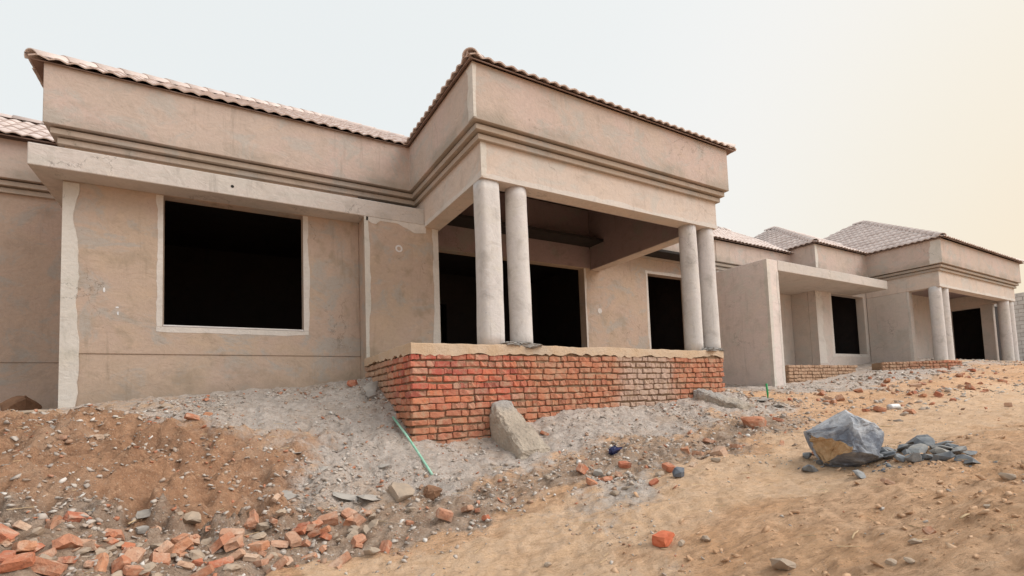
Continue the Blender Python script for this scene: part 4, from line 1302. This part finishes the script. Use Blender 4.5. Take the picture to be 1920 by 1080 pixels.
def drop(name, me_, x, y, s, sink=.35, flat=False, tilt=.35, rz=None):
    zs = [v.co.z for v in me_.vertices]
    hgt = (max(zs) - min(zs)) * s
    o = link(name, me_, None, (x, y, hz(x, y) + hgt * (.5 - sink * .5)), (dr.uniform(-tilt, tilt), dr.uniform(-tilt, tilt), dr.uniform(0, 6.28) if rz is None else rz), (s, s, s))
    return o


for k, x, y, s in DEB:
    nm, lb, ct, gp = (scrap_label(k, x, y, s) + (None,))[:4]
    if k in 'br':
        me_ = dr.choice(BB); sc = max(.45, min(1.25, s / max(.09, me_['len']) * .95))
        o = drop(nm, me_, x, y, sc, .30, tilt=.55)
    elif k == 'p':
        o = drop(nm, dr.choice(PP), x, y, min(1.1, s / .19), .3, tilt=.25)
    else:
        o = drop(nm, dr.choice(TT), x, y, s, .45)
    tag(o, lb, ct, gp)
for i in range(110):                                  # the rest of the heap
    x = dr.uniform(-1.4, 1.2); y = 4.42 + .09 * x + dr.gauss(0, .25)
    if y < 3.75 + .1 * x: continue
    kk = 'b' if dr.random() < .62 else 't'
    me_ = dr.choice(BB if kk == 'b' else TT); sc = dr.uniform(.35, .95) if kk == 'b' else dr.uniform(.07, .15)
    nm, lb, ct, gp = scrap_label(kk, x, min(y, 5.1), sc * me_['len'] if kk == 'b' else sc)
    tag(drop(nm, me_, x, y, sc, .45, tilt=.8), lb, ct, gp)

for i in range(48):                                   # crumbs of brick along the farther house
    x = dr.uniform(8.5, 24); y = dr.uniform(4.2, 6.3)
    tag(drop('loose_brick', dr.choice(BB), x, y, dr.uniform(.5, 1.1), .4, tilt=.5), 'dull red brick scrap in the debris strip under the farther house', 'brick', 'brick scraps under the farther house')
# ---- things one can single out
tag(drop('loose_brick', broken_brick(900, .18, 0, plain('bright_brick', (0.55, 0.165, 0.085), (0.46, 0.125, 0.065), 10, .9, .5)), 2.70, 2.62, 1.0, .12, tilt=.06, rz=.35), 'single bright red brick lying alone on the orange track in the foreground', 'brick')
tag(drop('rubble_lump', lump_mesh('rubble_lump', M_STONE, .12, .07, .035, 31, 26, 1, .05), 2.79, 1.78, 1, .3), 'flat tan stone on the track at the bottom edge of the picture', 'stone')
tag(drop('rock', lump_mesh('rock', M_STONE, .155, .13, .12, 33, 20, 1, .03), 1.52, 4.95, 1, .35), 'pale pinkish rock at the foot of the grey slope', 'rock')
tag(drop('soil_clod', lump_mesh('soil_clod', M_CLOD, .15, .10, .085, 35, 15, 2, .05), 1.83, 4.88, 1, .5), 'dark brown soil clod right of the pale pinkish rock', 'clod')
tag(drop('slate_stone', lump_mesh('slate_stone', plain('dark_slate', (0.10, 0.115, 0.14), (0.16, 0.175, 0.20), 12, .8, .5), .085, .06, .065, 36, 16, 0), 3.74, 3.38, 1, .2), 'small dark blue-grey stone at the edge of the track', 'stone')
tag(drop('masonry_chunk', lump_mesh('masonry_chunk', M_LOOSE, .21, .13, .10, 38, 24, 1, .06), 6.02, 4.12, 1, .3, tilt=.2, rz=-.5), 'large dull red masonry chunk below the right stair cheek', 'rubble')
tag(drop('soil_clod', lump_mesh('soil_clod', M_CLOD, .22, .2, .19, 40, 26, 1, .05), -2.42, 9.9, 1, .3, tilt=.1), 'brown block-like clod standing against the far left wall', 'clod')
tag(drop('rubble_lump', lump_mesh('rubble_lump', M_STONE, .2, .14, .05, 41, 26, 1, .05), -2.0, 8.5, 1, .3, tilt=.08), 'flat yellowish stone at the foot of the left corner of the wing', 'stone')
for i, (x, y, s, rz, tl) in enumerate(((1.86, 7.28, .17, .5, .9), (1.80, 7.12, .13, .9, .5))):
    me_ = lump_mesh('cement_shard', M_SHARD, 1, .62, .16, 44 + i, 18, 1, .03)
    o = link('cement_shard', me_, None, (x, y, hz(x, y) + .08), (tl, -.5, rz), (s, s, s))
    tag(o, ('large' if i == 0 else 'smaller') + ' grey cement shard leaning at the left face of the brick base', 'shard')
for i, (x, y, s) in enumerate(((1.25, 5.0, .20), (1.05, 5.12, .16), (.55, 5.25, .13), (1.5, 5.5, .12), (.9, 5.6, .11), (1.1, 6.2, .10), (.7, 5.9, .09), (8.0, 5.25, .2), (8.5, 5.6, .24), (7.8, 4.9, .16))):
    me_ = lump_mesh('cement_shard', M_SHARD, 1, .7, .14, 60 + i, 18, 1, .03)
    o = drop('cement_shard', me_, x, y, s, .5, tilt=.25)
    if i < 7: tag(o, 'flat grey cement shard lying on the grey slope left of the porch', 'shard', 'cement shards on the grey slope')
    else: tag(o, 'flat grey cement shard beyond the right end of the brick base', 'shard', 'cement shards beyond the brick base')


# boulder: blue-grey, whiter towards the top, rusty tan face on the left
def rust_mat():
    g = NG('rusty_stone_face')
    b = g.noise(16, 6, .7)
    c = g.mix(g.ramp(b, .3, .7), (0.36, 0.23, 0.115), (0.50, 0.35, 0.21))
    c = g.mix(g.ramp(g.noise(5, 5, .6), .5, .7, 0, .5), c, (0.27, 0.19, 0.12))
    return g.done(c, g.bump(g.noise(30, 6, .7), .8, .012), .85)


def boulder_mat():
    g = NG('boulder')
    tcn = g.n('ShaderNodeTexCoord'); p = tcn.outputs['Object']
    a = g.noise(5, 7, 0.68, vec=p, dist=.5); b = g.noise(22, 6, .7, vec=p)
    c = g.mix(g.ramp(a, .36, .64), (0.14, 0.155, 0.19), (0.33, 0.35, 0.385))
    z = g.xyz(p)
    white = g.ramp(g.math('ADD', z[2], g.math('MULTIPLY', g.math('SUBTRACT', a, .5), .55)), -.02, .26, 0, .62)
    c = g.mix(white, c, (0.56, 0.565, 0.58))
    c = g.mix(g.ramp(b, .55, .75, 0, .5), c, (0.12, 0.13, 0.15))
    h = g.math('ADD', a, g.math('MULTIPLY', b, .4))
    return g.done(c, g.bump(h, .9, .03), .75)


bm = bmesh.new()
r = random.Random(12)
for _ in range(34):
    v = Vector((r.gauss(0, 1), r.gauss(0, 1), r.gauss(0, 1))).normalized() * r.uniform(.93, 1.05)
    bm.verts.new((v.x * .335, v.y * .31, v.z * .29))
for q in ((-.30, -.20, -.05), (-.1, -.33, -.12), (-.12, -.22, .2), (.12, -.3, .1)): bm.verts.new(q)
h = bmesh.ops.convex_hull(bm, input=bm.verts)
bmesh.ops.delete(bm, geom=list({g_ for g_ in h['geom_interior'] + h['geom_unused'] if isinstance(g_, bmesh.types.BMVert)}), context='VERTS')
cn = Vector((-.95, .20, -.12)).normalized()
res = bmesh.ops.bisect_plane(bm, geom=bm.verts[:] + bm.edges[:] + bm.faces[:], plane_co=cn * .245, plane_no=cn, clear_outer=True)
ff = bmesh.ops.edgeloop_fill(bm, edges=[g_ for g_ in res['geom_cut'] if isinstance(g_, bmesh.types.BMEdge)])
for f in ff['faces']: f.material_index = 1
for lv in range(3):
    bmesh.ops.triangulate(bm, faces=bm.faces)
    bmesh.ops.subdivide_edges(bm, edges=bm.edges[:], cuts=1, use_grid_fill=True)
    bmesh.ops.triangulate(bm, faces=bm.faces)
    for v in bm.verts: v.co += Vector((r.uniform(-1, 1), r.uniform(-1, 1), r.uniform(-1, 1))) * (.016, .009, .004)[lv]
bmesh.ops.recalc_face_normals(bm, faces=bm.faces)
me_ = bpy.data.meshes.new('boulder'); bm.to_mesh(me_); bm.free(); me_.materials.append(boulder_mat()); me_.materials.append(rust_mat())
tag(link('boulder', me_, None, (5.05, 2.52, hz(5.0, 2.5) + .235), (0, 0, 0)), 'big blue-grey boulder with a rusty tan face on the orange track', 'boulder')
SLATE = [(5.40, 2.34, .19), (5.19, 2.16, .16), (5.34, 2.13, .18), (5.78, 2.2, .26), (5.0, 1.95, .19), (5.17, 1.92, .20), (5.41, 1.89, .22), (5.5, 1.83, .17), (5.1, 1.77, .18),
         (5.13, 1.62, .27), (5.62, 2.38, .17), (4.91, 2.66, .15), (5.0, 2.86, .16), (4.57, 2.17, .15), (5.56, 2.26, .16), (4.64, 2.63, .17),
         (5.28, 2.26, .17), (5.48, 2.2, .2), (5.3, 2.02, .18), (5.52, 2.05, .21), (5.25, 1.84, .17), (5.38, 1.76, .19), (5.6, 1.95, .2), (5.2, 2.30, .15), (5.05, 2.06, .12), (5.66, 2.12, .17), (5.33, 1.66, .15)]
for i, (x, y, s) in enumerate(SLATE):
    me_ = lump_mesh('slate_flake', M_SLATE, .5, .36, (.22, .14, .12, .19)[i % 4], 700 + i, 18, 1, .02)
    o = drop('slate_flake', me_, x, y, s * 1.1, -.35 if 16 <= i else .1, tilt=.45)
    if i in (11, 12, 13, 15): tag(o, 'grey slate flake at the foot of the boulder on its left side', 'stone', 'slate flakes left of the boulder')
    elif s > .245: tag(o, 'long flat blue-grey slate flake at the ' + ('far side' if y > 2 else 'right end') + ' of the pile by the boulder', 'stone')
    elif y > 2.1: tag(o, 'blue-grey slate flake in the pile, close against the right of the boulder', 'stone', 'slate flakes close to the boulder')
    else: tag(o, 'blue-grey slate flake in the outer part of the pile right of the boulder', 'stone', 'slate flakes right of the boulder')


# green conduit, stake, scraps of plastic
def tube(name, mat, pts, rad, n=10):
    vs, fs = [], []
    pts = [Vector(p) for p in pts]
    for i, p in enumerate(pts):
        d = (pts[min(i + 1, len(pts) - 1)] - pts[max(i - 1, 0)]).normalized()
        a = d.cross(Vector((0, 0, 1)));  a = a.normalized() if a.length > 1e-3 else Vector((1, 0, 0)); b = d.cross(a)
        for k in range(n):
            t = 2 * math.pi * k / n
            vs.append(p + (a * math.cos(t) + b * math.sin(t)) * rad)
    for i in range(len(pts) - 1):
        for k in range(n): fs.append((i * n + k, i * n + (k + 1) % n, (i + 1) * n + (k + 1) % n, (i + 1) * n + k))
    fs += [tuple(range(n)), tuple((len(pts) - 1) * n + k for k in range(n))]
    return link(name, MB().add(vs, fs).mesh(name, mat, True))


P0 = Vector((1.91, 6.45, hz(1.90, 6.45) + .05)); P1 = Vector((1.93, 5.15, hz(1.93, 5.15) + .015))
tag(tube('conduit_pipe', M_GPIPE, [P0.lerp(P1, t / 8) + Vector((0, 0, .018 * math.sin(t / 8 * math.pi))) for t in range(9)], .014), 'pale green plastic conduit lying on the slope by the brick corner', 'pipe')
zz = hz(8.34, 5.39)
tag(tube('marker_stake', M_GSTAKE, [(8.34, 5.39, zz - .05), (8.345, 5.39, zz + .12), (8.335, 5.395, zz + .31)], .017), 'short bright green stake standing right of the brick base', 'stake')
bag = lump_mesh('plastic_bag', M_NAVY, .095, .07, .055, 81, 16, 2, .16)
tag(drop('plastic_bag', bag, 3.90, 4.45, 1, .2), 'crumpled navy plastic bag on the rubble below the porch', 'bag')
tag(tube('plastic_bottle', M_WHITEP, [(9.52, 3.99, hz(9.5, 3.99) + .045), (9.56, 3.98, hz(9.5, 3.99) + .045), (9.70, 3.95, hz(9.5, 3.99) + .045), (9.73, 3.945, hz(9.5, 3.99) + .045)], .045), 'white plastic bottle lying on the ground before the farther house', 'bottle')
for i, (x, y, L_, rz) in enumerate(((3.36, 1.65, .19, .25), (7.46, 3.19, .3, -.6), (3.62, 1.17, .16, -.1), (-.55, 4.9, .14, 1.1), (-.65, 6.1, .13, .9))):
    z_ = hz(x, y) + .012
    d = Vector((math.cos(rz), math.sin(rz), .03)) * L_ / 2
    p = Vector((x, y, z_))
    lb = ('pale dry stalk on the track at lower right', 'long dry stalk on the ground right of the boulder', 'short dry stalk near the lower right corner', 'dry stalk on the soil above the lower left rubble', 'dry stalk stuck in the red bank under the window')[i]
    tag(tube('dry_stalk', M_TWIG, [p - d, p + Vector((0, .006, .006)), p + d], .006, 6), lb, 'stalk')


# ---- gravel: too many to count
def gravel(n, area, smin, smax, seed, keep):
    rs = np.random.RandomState(seed)
    X = rs.uniform(area[0], area[1], n); Y = rs.uniform(area[2], area[3], n)
    G, R, U = zones(X, Y)
    pr = keep(X, Y, G, R, U) * np.clip(1 + 2.2 * fbm(X, Y, .7, 3, .7), .08, 2.2)
    m = rs.rand(n) < pr
    X, Y = X[m], Y[m]
    Z = height(X, Y)
    k = len(X)
    S = smin * (smax / smin) ** (rs.rand(k) ** 2.9)
    tv, tf = [], []
    for q in range(10):
        t = lump_mesh('tmp', M_GRAVEL, 1, .78, .5, 1000 + q, 11, 0)
        tv.append(np.array([v.co[:] for v in t.vertices])); tf.append(np.array([p.vertices[:] for p in t.polygons]))
        bpy.data.meshes.remove(t)
    V, F = [], []; off = 0
    ty = rs.randint(0, 10, k); A = rs.uniform(0, 6.28, k); T1 = rs.uniform(-.6, .6, k); T2 = rs.uniform(-.6, .6, k)
    for i in range(k):
        v = tv[ty[i]] * S[i]
        ca, sa = math.cos(A[i]), math.sin(A[i])
        x = v[:, 0] * ca - v[:, 1] * sa; y = v[:, 0] * sa + v[:, 1] * ca
        z = v[:, 2] + T1[i] * x + T2[i] * y
        V.append(np.stack([x + X[i], y + Y[i], z + Z[i] + S[i] * .18], 1)); F.append(tf[ty[i]] + off); off += len(v)
    V = np.concatenate(V); F = np.concatenate(F)
    me_ = bpy.data.meshes.new('gravel')
    me_.vertices.add(len(V)); me_.vertices.foreach_set('co', V.ravel())
    me_.loops.add(F.size); me_.loops.foreach_set('vertex_index', F.ravel().astype(np.int32))
    me_.polygons.add(len(F)); me_.polygons.foreach_set('loop_start', np.arange(len(F)) * 3)
    me_.update(); me_.materials.append(M_GRAVEL)
    return me_


g1 = gravel(60000, (-2.2, 2.4, 3.6, 8.3), .0035, .042, 5, lambda X, Y, G, R, U: np.clip(.06 + .45 * U + .26 * G + .20 * R, 0, 1))
tag(link('gravel', g1), 'loose stone chips strewn over the left bank', 'gravel', kind='stuff')
g2 = gravel(42000, (2.2, 9.5, 3.2, 5.9), .004, .042, 6, lambda X, Y, G, R, U: np.clip(.03 + .40 * U + .14 * G, 0, 1) * np.where(Y < 3.6, .4, 1))
tag(link('gravel', g2), 'loose stone chips strewn below the porch base', 'gravel', kind='stuff')
g3 = gravel(16000, (7, 26, 2.2, 7.4), .010, .08, 7, lambda X, Y, G, R, U: np.clip(.06 + .5 * G + .35 * (Y > 3.4), 0, 1) * .6)
tag(link('gravel', g3), 'stone chips and brick crumbs before the farther house', 'gravel', kind='stuff')
g4 = gravel(12000, (.6, 7, .6, 3.6), .003, .024, 8, lambda X, Y, G, R, U: np.clip(.10 + .25 * (vnoise(X, Y, .7) > .12), 0, 1))
tag(link('gravel', g4), 'small grit on the orange track', 'gravel', kind='stuff')

# slate chips trampled into the ground round the boulder, soil crumbs and straw on the track
g5 = gravel(900, (4.3, 6.0, 1.4, 3.1), .006, .035, 9, lambda X, Y, G, R, U: np.exp(-(((X - 5.15) / .42) ** 2 + ((Y - 2.15) / .42) ** 2)))
g5.materials.clear(); g5.materials.append(M_SLATE)
tag(link('slate_chips', g5), 'small slate chips on the ground round the boulder', 'gravel', kind='stuff')
g6 = gravel(6000, (1.2, 7.5, .6, 3.4), .005, .05, 10, lambda X, Y, G, R, U: np.clip(sstep(2.9, 2.0, Y + .1 * X) * .6 + .05, 0, 1))
g6.materials.clear(); g6.materials.append(plain('track_crumb', (0.46, 0.28, 0.165), (0.60, 0.41, 0.27), 14, .95, .6))
tag(link('soil_crumbs', g6), 'crumbled orange soil on the near part of the track', 'soil', kind='stuff')
sv, sf = [], []
sr = random.Random(55)
for i in range(190):
    x = sr.uniform(-1.6, 6.5); y = sr.uniform(.8, 5.0) if x > 1 else sr.uniform(3.8, 6.8)
    L_ = sr.uniform(.02, .075); a = sr.uniform(0, 3.14); z = hz(x, y) + .006
    dx, dy = math.cos(a) * L_, math.sin(a) * L_; nx_, ny_ = -math.sin(a) * .0022, math.cos(a) * .0022
    t1, t2 = sr.uniform(-.006, .012), sr.uniform(-.006, .012)
    b0 = len(sv)
    sv += [(x - dx - nx_, y - dy - ny_, z + t1), (x + dx - nx_, y + dy - ny_, z + t2), (x + dx + nx_, y + dy + ny_, z + t2), (x - dx + nx_, y - dy + ny_, z + t1),
           (x - dx, y - dy, z + t1 + .004), (x + dx, y + dy, z + t2 + .004)]
    sf += [(b0, b0 + 1, b0 + 5, b0 + 4), (b0 + 3, b0 + 4, b0 + 5, b0 + 2), (b0, b0 + 3, b0 + 2, b0 + 1)]
st = bpy.data.meshes.new('straw'); st.from_pydata(sv, [], sf); st.update(); st.materials.append(M_TWIG)
tag(link('straw', st), 'bits of dry straw littering the ground', 'straw', kind='stuff')
# white lime splashes on the wing wall
for i, (x, z, a, b_) in enumerate(((-1.33, 1.67, .012, .035), (-1.19, 1.44, .02, .012), (-1.18, 1.36, .010, .03))):
    vs = [(x + a * math.cos(t * .785) * sr.uniform(.7, 1.2), YW - .003, z + b_ * math.sin(t * .785) * sr.uniform(.7, 1.2)) for t in range(8)]
    vs += [(p[0], YW + .004, p[2]) for p in vs]
    MB().add(vs, [tuple(range(8)), tuple(range(15, 7, -1))] + [(k, (k + 1) % 8, 8 + (k + 1) % 8, 8 + k) for k in range(8)]).build('lime_splash', M_WHITEP, H1)
